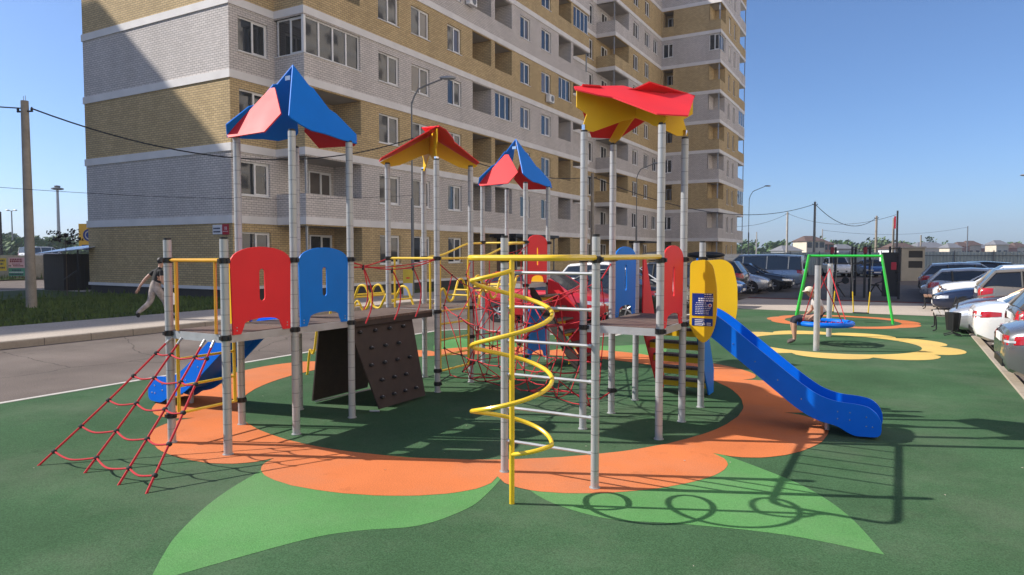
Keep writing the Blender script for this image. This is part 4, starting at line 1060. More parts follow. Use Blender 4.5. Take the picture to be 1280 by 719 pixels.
# ---- two more blocks of the estate, beyond the picture: one shades the end wall and the lawn, one, unseen, is made pale and tall to bounce light onto the long block
def plain_block(loc, u0, u1, v0, v1, H, label, face):
    e = block_empty('apartment_building', loc, label); b = MB(); bd = MB(); gl = MB(); k = 0; z = Z0
    b.box(u0 + .05, u1 - .05, v0 + .05, v1 - .05, -.2, Z0, 3)
    while z < H - 1:
        t = min(H, z + SH)
        b.quad((u0, v0, z), (u1, v0, z), (u1, v0, t), (u0, v0, t), k % 2); b.quad((u0, v1, z), (u1, v1, z), (u1, v1, t), (u0, v1, t), k % 2)
        b.quad((u0, v0, z), (u0, v1, z), (u0, v1, t), (u0, v0, t), k % 2); b.quad((u1, v0, z), (u1, v1, z), (u1, v1, t), (u1, v0, t), k % 2)
        if face:
            x = u0 if face < 0 else u1
            y = v0 + 2
            while y < v1 - 2:
                gl.box(x - .03, x + .03, y, y + 1.5, z + .87, z + 2.3, 0); y += 4.4
            bd.box(min(x, x + .05 * face), max(x, x + .05 * face), v0, v1, t - .33, t - .001)
        z += SH; k += 1
    b.quad((u0, v0, H), (u1, v0, H), (u1, v1, H), (u0, v1, H), 2)
    b.build('wall', [M['bounce_plaster'] if face else M['brick_y'], M['bounce_plaster'] if face else M['brick_g'], M['white_band'], M['plinth']], e, None)
    if face: bd.build('band_course', M['white_band'], e, None); o = gl.build('window', M['glass_b'], e, None); o['kind'] = 'stuff'
    fixparent(e); return e
plain_block((-60.6, 7.3, 0), -74, -60.6, -45, 7.3, 37.6, 'striped brick apartment block standing outside the picture to the left, shading the lawn', 0)
plain_block((25, 40, 0), 25, 38, -35, 104, 45.6, 'unseen apartment block across the parking lot, plastered pale and made tall to bounce light', -1)
# ------------------------------------------------------------------ cars
def hom(ar):  # interpolate stations
    return ar
SPEC = dict(
 # length, half width, wheel r, wheelbase positions, lower stations (x, zlow, zshoulder, halfwidth), cabin (x, zroof) , belt half widths
 sedan=dict(r=.32, wx=(1.36, -1.32), low=[(-2.28, .52, .78, .66), (-2.22, .28, .98, .80), (-1.75, .2, 1.04, .87), (-.9, .19, .98, .89), (0, .19, .95, .89), (.75, .19, .95, .89), (1.3, .2, .90, .88), (1.85, .22, .80, .84), (2.2, .26, .68, .74), (2.27, .36, .58, .64)],
            cab=[(-1.72, 0), (-1.02, 1.42), (-.35, 1.48), (.1, 1.46), (.95, 0)], wb=.76, wt=.56),
 hatch=dict(r=.31, wx=(1.25, -1.22), low=[(-2.0, .5, .80, .70), (-1.95, .28, 1.0, .80), (-1.6, .2, 1.06, .86), (-.8, .19, 1.0, .87), (0, .19, .97, .87), (.7, .19, .97, .87), (1.2, .2, .92, .86), (1.65, .22, .82, .82), (1.95, .27, .70, .72), (2.02, .36, .6, .62)],
            cab=[(-1.93, 0), (-1.50, 1.46), (-.5, 1.53), (.05, 1.50), (.95, 0)], wb=.76, wt=.58),
 suv=dict(r=.36, wx=(1.35, -1.32), low=[(-2.25, .6, .95, .74), (-2.2, .36, 1.12, .84), (-1.8, .27, 1.16, .91), (-.9, .26, 1.10, .92), (0, .26, 1.08, .92), (.75, .26, 1.08, .92), (1.3, .27, 1.05, .91), (1.85, .3, .97, .87), (2.18, .34, .82, .78), (2.25, .44, .70, .68)],
          cab=[(-2.17, 0), (-1.80, 1.62), (-.7, 1.70), (.1, 1.67), (.98, 0)], wb=.80, wt=.63),
 van=dict(r=.34, wx=(1.55, -1.45), low=[(-2.5, .5, 1.0, .86), (-2.46, .3, 1.12, .92), (-2.0, .24, 1.14, .96), (-.9, .23, 1.12, .96), (0, .23, 1.1, .96), (.9, .23, 1.1, .96), (1.6, .24, 1.08, .94), (2.1, .27, 1.0, .88), (2.38, .3, .82, .80), (2.44, .4, .68, .7)],
          cab=[(-2.46, 0), (-2.36, 1.88), (-.9, 1.95), (.95, 1.92), (1.95, 0)], wb=.90, wt=.76),
)
def interp(tab, x, i):
    for p, q in zip(tab[:-1], tab[1:]):
        if p[0] <= x <= q[0]:
            t = (x - p[0]) / (q[0] - p[0]); return p[i] * (1 - t) + q[i] * t
    return tab[0][i] if x < tab[0][0] else tab[-1][i]
def car(kind, pm, u, v, face, label, name='parked_car', group=None, z=-.12, roofbox=False, z_rot=None):
    sp = SPEC[kind]; rz = z_rot if z_rot is not None else (0 if face > 0 else math.pi)
    C = empty(name, (u, v, z), rz); tag(C, label, 'car' if kind != 'van' else 'van', group)
    low = sp['low']; b = MB(); ringn = None; xs = []
    for p, q in zip(low[:-1], low[1:]): xs += [p[0] + (q[0] - p[0]) * t / 2 for t in range(2)]
    xs.append(low[-1][0]); rings = []
    def sm(x, i):  # smoothed
        return (interp(low, x - .12, i) + 2 * interp(low, x, i) + interp(low, x + .12, i)) / 4
    for x in xs:
        zl, zs, hw = sm(x, 1), sm(x, 2), sm(x, 3); mid = zl + (zs - zl) * .52
        half = [(0, zl), (hw * .80, zl), (hw * .95, zl + .06), (hw, mid - .1), (hw * 1.0, mid + .08), (hw * .985, zs - .10), (hw * .93, zs - .025), (hw * .82, zs + .01), (hw * .4, zs + .03), (0, zs + .035)]
        ring = half + [(-y, zz) for y, zz in reversed(half[1:-1])]; rings.append([(x, y, zz) for y, zz in ring])
    n = len(rings[0]); vs = [p for r_ in rings for p in r_]; fs = []
    for k in range(len(rings) - 1):
        for j in range(n): j2 = (j + 1) % n; fs.append((k * n + j, k * n + j2, (k + 1) * n + j2, (k + 1) * n + j))
    fs.append(tuple(range(n - 1, -1, -1))); fs.append(tuple((len(rings) - 1) * n + j for j in range(n)))
    b.add(vs, fs, 0)
    # cabin: loft of roof and glass
    cab = sp['cab']; wb, wt = sp['wb'], sp['wt']; gl = MB(); K = len(cab); zb = lambda x: interp(low, x, 2) - .01
    def cr(k):
        x, zr = cab[k]
        if zr == 0: return [(x, wb * .97, zb(x)), (x, wb * .96, zb(x) + .01), (x, wb * .80, zb(x) + .015), (x, 0, zb(x) + .02)]
        return [(x, wb, zb(x)), (x, wt + .035, zr - .075), (x, wt - .05, zr), (x, 0, zr + .025)]
    for k in range(K - 1):
        A, B = cr(k), cr(k + 1); end = cab[k][1] == 0 or cab[k + 1][1] == 0
        for sg in (1, -1):
            S_ = lambda p: (p[0], p[1] * sg, p[2])
            gl.quad(S_(A[0]), S_(B[0]), S_(B[1]), S_(A[1]))
            tgt = gl if end else b
            for j in (1, 2): tgt.quad(S_(A[j]), S_(B[j]), S_(B[j + 1]), S_(A[j + 1]))
    # pillars and roof rails in body colour
    for sg in (1, -1):
        P_ = lambda k, j: Vector((cr(k)[j][0], cr(k)[j][1] * sg, cr(k)[j][2]))
        b.tube([P_(0, 0), P_(1, 1).lerp(P_(1, 2), .4)], .045, 6, 0); b.tube([P_(K - 1, 0), P_(K - 2, 1).lerp(P_(K - 2, 2), .4)], .035, 6, 0)
        b.tube([P_(k, 1) for k in range(1, K - 1)], .035, 6, 0)
        xm = -.25 if kind != 'van' else .55; m_ = 2
        for xm in ((-.12,) if kind in ('sedan',) else ((-.1, -1.15) if kind != 'van' else (.75, -.55, -1.7))):
            za = zb(xm); zr = interp([c for c in cab if c[1]], xm, 1); wl = MB()
            b.tube([(xm, wb * sg, za), (xm - .03, (wt + .035) * sg, zr - .075)], .04, 6, 1 if kind != 'van' else 0)
    # black arches, bumper inserts, sills
    L0, L1 = low[0][0], low[-1][0]; hwx = lambda x: interp(low, x, 3)
    for wx in sp['wx']:
        for sg in (1, -1):
            y = sg * hwx(wx) * .985
            b.tube([(wx, y - sg * .25, sp['r'] + .01), (wx, y + sg * .012, sp['r'] + .01)], sp['r'] * 1.13, 22, 1)
    b.box(L1 - .09, L1 + .005, -.42, .42, low[-1][1] + .0, low[-1][1] + .13, 1); b.box(L1 - .12, L1 - .005, -.36, .36, low[-1][2] - .10, low[-1][2] - .02, 1)
    b.box(L0 - .01, L0 + .10, -.5, .5, low[0][1] - .13, low[0][1] - .02, 1)
    body = b.build('body', [pm, M['black']], C, 40)
    gl.build('window', M['car_glass'], C, 35)
    # wheels
    for wx in sp['wx']:
        for sg in (1, -1):
            y = sg * (hwx(wx) - .10); t_ = MB(); X = Matrix.Translation((wx, y, sp['r'])) @ Matrix.Rotation(R(-90 * sg), 4, 'X'); r_ = sp['r']
            t_.lathe([(r_ * .62, -.10), (r_ * .95, -.10), (r_, -.06), (r_, .07), (r_ * .95, .105), (r_ * .66, .115), (r_ * .62, .09)], 22, 0, X); ty = t_.build('wheel', M['rubber_black'], C, 40)
            w_ = MB(); w_.lathe([(r_ * .66, .085), (r_ * .64, .10), (r_ * .56, .085)], 20, 0, X); w_.lathe([(r_ * .16, .05), (r_ * .15, .108), (.01, .112)], 10, 0, X)
            w_.lathe([(r_ * .57, .03), (.02, .045)], 18, 1, X)
            for q in range(5):
                a = 2 * math.pi * q / 5; w_.tube([X @ Vector((r_ * .12 * math.cos(a), r_ * .12 * math.sin(a), .095)), X @ Vector((r_ * .6 * math.cos(a), r_ * .6 * math.sin(a), .085))], .028, 5, 0)
            w_.build('rim', [M['galv'], M['black']], ty, 30)
    # lights and seams follow the body surface
    from mathutils.bvhtree import BVHTree
    bv = BVHTree.FromPolygons([Vector(q) for q in b.v], b.f)
    def patch(name, m, cx, a0, a1, zlo, zhi, off=.007, n=7, par=None, side=None):
        h = MB(); vs = []
        for i in range(n + 1):
            t = i / n
            for j in range(5):
                z = zlo(t) + (zhi(t) - zlo(t)) * j / 4
                if side: o_ = Vector((a0 + (a1 - a0) * t, side * 2.5, z)); d_ = Vector((0, -side, 0))
                else:
                    an = R(a0 + (a1 - a0) * t); d_ = -Vector((math.cos(an), math.sin(an), 0)); o_ = Vector((cx, 0, z)) - d_ * 3
                hit = bv.ray_cast(o_, d_)
                p = hit[0] if hit[0] else o_ + d_ * 2.2
                vs.append(p - d_ * off)
        fs = []
        for i in range(n):
            for j in range(4): fs.append((i * 5 + j, i * 5 + j + 1, i * 5 + j + 6, i * 5 + j + 5))
        h.add(vs, fs); return h.build(name, M[m], par or C, 60, fixn=False)
    zf = low[-2][2]; zr = low[1][2]; hf = low[-2][3]; hr = low[1][3]
    for sg in (1, -1):
        if kind == 'sedan':
            patch('taillight', 'lamp_red', L0 + 1.0, 180 - sg * 20, 180 - sg * 58, lambda t: zr - .245 + .06 * t * t, lambda t: zr - .10 + .015 * t - .05 * max(0, t - .7))
            patch('reverse_lamp', 'lamp_clear', L0 + 1.0, 180 - sg * 28, 180 - sg * 42, lambda t: zr - .20, lambda t: zr - .165, .011)
        else: patch('taillight', 'lamp_red', L0 + 1.0, 180 - sg * 33, 180 - sg * 54, lambda t: zr - .30 + .1 * t, lambda t: zr - .04)
        patch('headlight', 'lamp_clear', L1 - 1.0, sg * 17, sg * 56, lambda t: zf - .13 + .05 * t, lambda t: zf - .025 + .035 * t)
        patch('fog_lamp', 'lamp_clear', L1 - 1.0, sg * 24, sg * 33, lambda t: low[-1][1] - .02, lambda t: low[-1][1] + .05)
        for xs_ in ((.72, .05 - .12, -1.02) if kind != 'van' else (1.55, .6, -.6)): patch('door_seam', 'black', 0, xs_, xs_ + .012, lambda t: low[4][1] + .10, lambda t: zb(0) - .03, .003, 1, None, sg)
        mr = MB(); mr.ball((.62 if kind != 'van' else 1.5, sg * (hwx(.6) + .06), zb(.6) + .08), .1, 8, 0, (.7, 1.1, .7)); mr.build('mirror', pm, C, 50)
        for xh in (.1, -.85): 
            hd = MB(); y = sg * hwx(xh); hd.box(xh - .1, xh + .08, min(y * .985, y * 1.0), max(y * .985, y * 1.012), zb(xh) - .16, zb(xh) - .13); hd.build('door_handle', M['grey_metal'], C, None)
        rf = MB(); rf.box(L0 + .02, L0 + .06, sg * hr * .72 - .09, sg * hr * .72 + .09, low[0][1] + .02, low[0][1] + .06); rf.build('reflector', M['lamp_red'], C, None)
    p = MB(); p.box(L1 - .02, L1 + .02, -.26, .26, low[-1][1] + .01, low[-1][1] + .12); p.build('number_plate', M['plate'], C, None)
    p = MB(); p.box(L0 - .02, L0 + .02, -.26, .26, zr - .22, zr - .11); p.build('number_plate', M['plate'], C, None)
    if roofbox:
        rb = MB(); z_ = cab[2][1] + .10; rb.ball((-.3, 0, z_ + .13), .5, 12, 0, (1.9, .72, .34)); rb.build('roof_box', M['black'], C, 50)
        for xx in (.1, -.8): rb = MB(); rb.tube([(xx, -wt, z_ - .06), (xx, wt, z_ - .06)], .02, 6); rb.build('roof_bar', M['black'], C)
    return C
P = dict(grey=paint('grey', (.20, .20, .205), .6), greybrown=paint('greybrown', (.17, .155, .135), .6), white=paint('white', (.74, .74, .73), 0), silver=paint('silver', (.50, .51, .53), .5),
         bronze=paint('bronze', (.16, .085, .045), .6), tan=paint('tan', (.28, .245, .20), .5), navy=paint('navy', (.012, .02, .05), .3), black=paint('black', (.012, .012, .014), .2), blue=paint('blue', (.02, .09, .30), .4), red=paint('red', (.50, .012, .018), .1), darkgrey=paint('darkgrey', (.06, .062, .068), .5), ltblue=paint('ltblue', (.30, .36, .43), .5))
GR = 'cars parked along the playground kerb'
row = [  # kind, paint, v, front(-1)/rear(+1) towards the playground: value = facing of the car nose, nose/tail offset, label
 ('sedan', 'darkgrey', 10.9, 1, 4.35, 'dark grey sedan cut by the right picture edge, nearest of the kerbside row'),
 ('sedan', 'grey', 13.35, 1, 3.95, 'grey sedan showing its red tail lamp, right behind the nearest kerbside car'),
 ('suv', 'greybrown', 16.0, 1, 4.35, 'grey-brown SUV with tall rear window between the grey sedan and the white one'),
 ('sedan', 'white', 18.45, 1, 3.95, 'white sedan with wide red tail lamps, its tail over the kerb'),
 ('sedan', 'silver', 20.9, -1, 3.75, 'bright silver sedan with its headlights towards the playground bin'),
 ('sedan', 'bronze', 23.4, -1, 4.05, 'bronze brown sedan with shiny headlights, nose towards the playground'),
 ('suv', 'tan', 25.9, 1, 4.9, 'tan estate-like SUV with dark side glass, parked tail first'),
 ('sedan', 'navy', 28.4, -1, 3.85, 'dark navy sedan parked nose out beside the plank bench'),
 ('suv', 'white', 30.9, -1, 3.9, 'white crossover parked nose out with its front wheel in view'),
 ('hatch', 'silver', 33.4, 1, 3.9, 'silver hatchback with small red tail lamp, seen beyond the white crossover'),
 ('sedan', 'silver', 35.9, -1, 4.0, 'pale silver sedan parked nose out in the middle of the far row'),
 ('suv', 'ltblue', 38.4, 1, 4.0, 'pale blue grey SUV parked tail first in the far part of the row'),
 ('sedan', 'navy', 41.2, 1, 4.0, 'dark navy sedan with red lamp in the far part of the row'),
 ('suv', 'black', 44.0, -1, 4.1, 'black SUV at the far end of the kerbside row, near the beige kiosk')]
for kind, pc, v, f, u, lb in row: car(kind, P[pc], u - (.28 if v < 20 else .38 if v < 25 else .6 if v < 32 else .95), v, f, lb, group=GR)
GL = 'cars parked in the bay beside the long block'
for kind, pc, v, f, u, lb, rb in [
 ('hatch', 'red', 18.0, 1, -8.95, 'bright red hatchback seen through the rope net', False),
 ('sedan', 'black', 20.6, -1, -8.5, 'black sedan parked beside the red hatchback', False),
 ('suv', 'white', 23.2, 1, -8.6, 'white SUV seen between the posts of the right tower', False),
 ('suv', 'darkgrey', 25.8, -1, -8.2, 'dark grey SUV with black roof box beside the yellow slide hood', True),
 ('sedan', 'navy', 28.4, 1, -8.3, 'dark sedan beyond the slide with silver bumper, third before the van', False),
 ('hatch', 'blue', 31.2, 1, -8.0, 'blue hatchback parked in the left bay beyond the slide', False),
 ('suv', 'darkgrey', 33.7, -1, -8.6, 'dark SUV with roof box parked behind the blue hatchback', True),
 ('hatch', 'silver', 36.2, 1, -7.7, 'silver hatchback with bright red tail lamp in front of the van', False),
 ('sedan', 'black', 38.8, 1, -7.2, 'black sedan with shiny headlights just in front of the silver van', False),
 ('van', 'ltblue', 41.8, -1, -7.2, 'silver grey minivan with long dark side windows', False)]:
    car(kind, P[pc], u, v, f, lb, group=GL, z=0.0, roofbox=rb)
GF = 'cars parked in front of the far fence'
car('suv', P['white'], -4.9, 66.0, 0, 'white SUV facing the camera in front of the far fence', group=GF, z=0, z_rot=R(-75))
car('sedan', P['blue'], -2.3, 67.0, 0, 'blue sedan facing the camera in front of the far fence', group=GF, z=0, z_rot=R(-75))
car('suv', P['silver'], -8.3, 64.5, 0, 'pale SUV half hidden by the nest swing post, before the far fence', group=GF, z=0, z_rot=R(-70))

# ------------------------------------------------------------------ swings
SW = empty('frame_swing', (-1.45, 22.25, 0)); tag(SW, 'green framed swing with two black seats on the orange ring', 'swing')
for sx in (-1.25, 1.25):
    for sy in (-.42, .42):
        b = MB(); b.tube([(sx * 1.03, sy * .42, 0), (sx * .76, sy * .12, 1.97)], .034, 10); b.build('leg', M['green'], SW)
b = MB(); b.tube([(-.96, 0, 1.93), (.96, 0, 1.93)], .036, 12); b.build('top_beam', M['green'], SW)
for sx in (-.46, .46):
    b = MB(); b.bbox(sx - .21, sx + .21, -.09, .09, .27, .30, .008); b.build('seat', M['rubber_black'], SW)
    for q in (-.19, .19):
        x0 = sx + q * 1.5
        b = MB(); z = 1.9; b.tube([(x0, 0, 1.9), (sx + q + (x0 - sx - q) * .38, 0, .90)], .007, 5, 0); b.tube([(sx + q + (x0 - sx - q) * .38, 0, .90), (sx + q, 0, .30)], .017, 7, 1); b.build('chain', [M['chain'], M['yellow']], SW)
NS_ = empty('nest_swing', (-1.48, 16.7, 0)); tag(NS_, 'nest swing with blue ring seat hung on red ropes between two grey posts', 'swing')
for sy in (-1.4, 1.4):
    b = MB(); b.cyl((0, sy), .060, 0, 1.76, 20, 0); b.cyl((0, sy), .052, 1.758, 1.775, 16, 1); b.build('post', [M['steel'], M['black']], NS_)
    b = MB(); b.bbox(-.04, .04, min(sy, sy - .17 * (1 if sy > 0 else -1)), max(sy, sy - .17 * (1 if sy > 0 else -1)), 1.62, 1.70, .008); b.build('bracket', M['galv'], NS_)
SR = Vector((0.03, -.15, .47))
b = MB(); b.tube([SR + Vector((.56 * math.cos(a * math.pi / 18), .56 * math.sin(a * math.pi / 18), 0)) for a in range(36)], .058, 10, closed=True); b.build('seat_ring', M['slide_blue'], NS_)
b = MB()
for k in range(-4, 5):
    o = k * .12; h = math.sqrt(max(.01, .54 ** 2 - o * o))
    b.tube([SR + Vector((o, -h, 0)), SR + Vector((o, 0, -.05)), SR + Vector((o, h, 0))], .008, 5); b.tube([SR + Vector((-h, o, 0)), SR + Vector((0, o, -.05)), SR + Vector((h, o, 0))], .008, 5)
b.build('seat_net', M['rope'], NS_)
for sy in (-1, 1):
    for sx in (-1, 1):
        b = MB(); b.tube([(0, sy * 1.22, 1.64), SR + Vector((sx * .40, sy * .40, .03))], .011, 6); b.build('rope', M['rope'], NS_)

# ------------------------------------------------------------------ people
def figure(name, J, E, regions, root, loc, rz, label, sub=2):
    names = list(J); me = bpy.data.meshes.new(name); me.from_pydata([J[n][:3] for n in names], [(names.index(a), names.index(c)) for a, c in E], [])
    o = bpy.data.objects.new(name, me); COL.objects.link(o); md = o.modifiers.new('skin', 'SKIN'); md.use_smooth_shade = True
    sv = me.skin_vertices[0].data
    for i, n in enumerate(names):
        r_ = J[n][3]; sv[i].radius = r_ if isinstance(r_, tuple) else (r_, r_); sv[i].use_root = (n == root)
    ss = o.modifiers.new('sub', 'SUBSURF'); ss.levels = sub; ss.render_levels = sub
    dg = bpy.context.evaluated_depsgraph_get(); dg.update()
    m2 = bpy.data.meshes.new_from_object(o.evaluated_get(dg)); bpy.data.objects.remove(o)
    o = bpy.data.objects.new(name, m2); COL.objects.link(o); m2.materials.clear(); mats = []
    for m_, _ in regions: mats.append(m_); m2.materials.append(M[m_])
    segs = []
    for i, (m_, prs) in enumerate(regions):
        for a, c in prs: segs.append((i, Vector(J[a][:3]), Vector(J[c][:3])))
    for p in m2.polygons:
        best = None; c = p.center
        for i, a, d in segs:
            ab = d - a; t = 0 if ab.length < 1e-6 else max(0, min(1, (c - a).dot(ab) / ab.length_squared)); q = (c - (a + ab * t)).length
            if best is None or q < best[0]: best = (q, i)
        p.material_index = best[1]; p.use_smooth = True
    o.location = loc; o.rotation_euler = (0, 0, rz); tag(o, label, 'person'); return o
def hand(J, E, pre, wrist, d, up, s=1.0):
    """palm and five fingers; d = direction of the fingers, up = thumb side"""
    w_ = Vector(wrist); d = Vector(d).normalized(); up = Vector(up).normalized(); sd = d.cross(up).normalized()
    p = w_ + d * .075 * s; J[pre + 'palm'] = (*p, (.030 * s, .018 * s)); 
    for k, (o, l_) in enumerate(((.026, .075), (.009, .085), (-.009, .08), (-.026, .062))):
        a = p + up * o * s + d * .03 * s; m_ = a + d * l_ * .5 * s - sd * .008; e = a + d * l_ * .9 * s - sd * .026 * s
        J[f'{pre}f{k}a'] = (*a, .0085 * s); J[f'{pre}f{k}b'] = (*m_, .008 * s); J[f'{pre}f{k}c'] = (*e, .0065 * s); E += [(pre + 'palm', f'{pre}f{k}a'), (f'{pre}f{k}a', f'{pre}f{k}b'), (f'{pre}f{k}b', f'{pre}f{k}c')]
    a = w_ + d * .04 * s + up * .035 * s; e = a + d * .05 * s + up * .022 * s; J[pre + 't0'] = (*a, .010 * s); J[pre + 't1'] = (*e, .0085 * s); E += [(pre + 'w', pre + 't0'), (pre + 't0', pre + 't1'), (pre + 'w', pre + 'palm')]
def head_parts(o, c, s, hair_m, cap=False, face=(0, 1, 0)):
    """face features and hair as children; local axes: face along +Y"""
    c = Vector(c)
    b = MB(); 
    b.ball(c + Vector((0, .098 * s, -.005)), .018 * s, 7, 0, (.8, 1.1, 1.3)); b.ball(c + Vector((.082 * s, -.005, -.005)), .028 * s, 7, 0, (.4, .8, 1.2)); b.ball(c + Vector((-.082 * s, -.005, -.005)), .028 * s, 7, 0, (.4, .8, 1.2))
    for sx in (-1, 1): b.ball(c + Vector((sx * .032 * s, .088 * s, .022 * s)), .011 * s, 6, 1, (1.2, .6, .7))
    b.ball(c + Vector((0, .087 * s, -.05 * s)), .02 * s, 6, 2, (1.2, .4, .3)); b.build('face', [M['skin'], M['black'], M['text_red']], o, 60)
    b = MB(); n = 12; prof = []
    if cap:
        prof = [(.098 * s, .005), (.100 * s, .04 * s), (.086 * s, .085 * s), (.05 * s, .115 * s), (.004, .125 * s)]; b.lathe(prof, n, 0, Matrix.Translation(c + Vector((0, -.004, .01))) @ Matrix.Diagonal((.93, 1.08, 1, 1)))
        b.slab([(.07 * s * math.cos(R(a)), .075 * s + .085 * s * math.sin(R(a))) for a in range(0, 181, 20)], lambda p, q, h: (c.x + p, c.y + q, c.z + .022 * s + h - (q - .08) * .2), .008)
        b.build('cap', M['cloth_cap'], o, 60)
    else:
        b.ball(c + Vector((0, -.016 * s, .026 * s)), .103 * s, 12, 0, (.93, 1.03, .98)); b.build('hair', M[hair_m], o, 60)
# walking man, local +Y is his heading
J = dict(pel=(0, 0, .92, (.13, .105)), wai=(0, .03, 1.06, (.125, .095)), che=(0, .09, 1.27, (.155, .11)), nek=(0, .135, 1.43, (.06, .06)), nek2=(0, .165, 1.49, .052), hd0=(0, .19, 1.56, (.072, .082)), hd1=(0, .195, 1.645, (.078, .092)), hd2=(0, .185, 1.70, (.055, .065)),
 ls=(-.19, .09, 1.37, .062), le=(-.30, -.14, 1.13, .043), lw=(-.33, -.30, .90, .030), rs=(.19, .11, 1.37, .062), re=(.25, .10, 1.09, .043), rw=(.22, .24, .90, .030),
 lh=(-.095, -.01, .86, .118), lk=(-.10, -.10, .48, .085), la=(-.10, -.44, .21, .062), lt=(-.10, -.40, .085, (.045, .038)), rh=(.095, .03, .86, .118), rk=(.10, .24, .50, .085), ra=(.10, .30, .10, .062), rt=(.10, .50, .045, (.05, .035)))
E = [('pel', 'wai'), ('wai', 'che'), ('che', 'nek'), ('nek', 'nek2'), ('nek2', 'hd0'), ('hd0', 'hd1'), ('hd1', 'hd2'), ('che', 'ls'), ('ls', 'le'), ('le', 'lw'), ('che', 'rs'), ('rs', 're'), ('re', 'rw'), ('pel', 'lh'), ('lh', 'lk'), ('lk', 'la'), ('la', 'lt'), ('pel', 'rh'), ('rh', 'rk'), ('rk', 'ra'), ('ra', 'rt')]
hand(J, E, 'l', J['lw'][:3], (-.10, -.4, -.9), (.2, .9, -.35)); hand(J, E, 'r', J['rw'][:3], (-.05, .3, -.95), (0, .95, .3))
J['lmid'] = ((J['ls'][0] + J['le'][0]) / 2, (J['ls'][1] + J['le'][1]) / 2, (J['ls'][2] + J['le'][2]) / 2, .058); J['rmid'] = ((J['rs'][0] + J['re'][0]) / 2, (J['rs'][1] + J['re'][1]) / 2, (J['rs'][2] + J['re'][2]) / 2, .058)
E = [e for e in E if e not in (('ls', 'le'), ('rs', 're'))] + [('ls', 'lmid'), ('lmid', 'le'), ('rs', 'rmid'), ('rmid', 're')]
sk = [('nek2', 'hd0'), ('hd0', 'hd2'), ('lmid', 'le'), ('le', 'lw'), ('rmid', 're'), ('re', 'rw'), ('lw', 'lf1c'), ('rw', 'rf1c'), ('lw', 'lt1'), ('rw', 'rt1')]
pu, pv = at(193.0, 19.2)
man = figure('person', J, E, [('cloth_black', [('wai', 'che'), ('che', 'nek'), ('che', 'ls'), ('che', 'rs'), ('ls', 'lmid'), ('rs', 'rmid')]), ('skin', sk), ('cloth_camo', [('pel', 'wai'), ('pel', 'lh'), ('pel', 'rh'), ('lh', 'lk'), ('lk', 'la'), ('rh', 'rk'), ('rk', 'ra')]), ('black', [('la', 'lt'), ('ra', 'rt')])], 'pel', (pu, pv, .148), R(-12), 'person in black T-shirt and light camouflage trousers striding along the pavement')
head_parts(man, (0, .195, 1.625), 1.0, 'hair')
b = MB(); bx = Vector((.22, .27, .80)); b.slab([(-.12, -.36), (.12, -.36), (.13, -.05), (.05, .0), (-.05, .0), (-.13, -.05)], lambda p, q, h: (0 + h - .05, p, q), .10, m=0); b.slab([(-.07, -.28), (.07, -.28), (.06, -.12), (-.06, -.12)], lambda p, q, h: (.052 + h, p, q), .004, m=1); b.slab([(-.07, -.28), (.07, -.28), (.06, -.12), (-.06, -.12)], lambda p, q, h: (-.056 + h, p, q), .004, m=1)
b.tube(fillet([(0, -.05, -.02), (0, -.03, .06), (0, .03, .06), (0, .05, -.02)], .03), .006, 5)
bag = b.build('carrier_bag', [M['white'], M['hd_red']], None, 40)
rz = R(-12); hx_ = .20; hy_ = .31; hz_ = .148 + .775
bag.location = (pu + hx_ * math.cos(rz) - hy_ * math.sin(rz), pv + hx_ * math.sin(rz) + hy_ * math.cos(rz), hz_); bag.rotation_euler = (0, 0, rz)
tag(bag, 'white carrier bag with red print held by the walking person', 'bag')
# boy on the nest swing: local +Y = the way he faces (left in the photo)
k = .86
J = dict(pel=(0, 0, .585, (.125, .11)), wai=(0, .00, .72, (.11, .085)), che=(0, .07, .90, (.13, .09)), nek=(0, .14, 1.03, .05), nek2=(0, .18, 1.075, .046), hd0=(0, .23, 1.10, (.066, .074)), hd1=(0, .255, 1.17, (.074, .085)), hd2=(0, .25, 1.225, (.05, .06)),
 ls=(-.15, .09, .975, .05), le=(-.20, .10, .75, .036), lw=(-.17, .26, .62, .026), rs=(.15, .09, .975, .05), re=(.20, .10, .75, .036), rw=(.17, .26, .62, .026),
 lh=(-.10, .10, .585, .095), lk=(-.10, .60, .565, .070), lm=(-.10, .61, .48, .060), la=(-.10, .60, .105, .038), lt=(-.10, .76, .045, (.045, .032)), rh=(.10, .10, .585, .095), rk=(.12, .56, .565, .070), rm=(.12, .565, .48, .060), ra=(.13, .50, .105, .038), rt=(.14, .66, .045, (.045, .032)))
E = [('pel', 'wai'), ('wai', 'che'), ('che', 'nek'), ('nek', 'nek2'), ('nek2', 'hd0'), ('hd0', 'hd1'), ('hd1', 'hd2'), ('che', 'ls'), ('le', 'lw'), ('che', 'rs'), ('re', 'rw'), ('pel', 'lh'), ('lh', 'lk'), ('lk', 'lm'), ('lm', 'la'), ('la', 'lt'), ('pel', 'rh'), ('rh', 'rk'), ('rk', 'rm'), ('rm', 'ra'), ('ra', 'rt')]
for s_ in 'lr':
    a, c = J[s_ + 's'], J[s_ + 'e']; J[s_ + 'mid'] = ((a[0] + c[0]) / 2, (a[1] + c[1]) / 2, (a[2] + c[2]) / 2, .046); E += [(s_ + 's', s_ + 'mid'), (s_ + 'mid', s_ + 'e')]
hand(J, E, 'l', J['lw'][:3], (.1, .8, -.5), (.8, 0, .5), .85); hand(J, E, 'r', J['rw'][:3], (-.1, .8, -.5), (-.8, 0, .5), .85)
sk = [('nek2', 'hd0'), ('hd0', 'hd2'), ('lmid', 'le'), ('le', 'lw'), ('rmid', 're'), ('re', 'rw'), ('lw', 'lf1c'), ('rw', 'rf1c'), ('lw', 'lt1'), ('rw', 'rt1'), ('lm', 'la'), ('rm', 'ra')]
cu, cv = -1.45 - .09 * math.cos(AN), 16.55 - .09 * math.sin(AN)
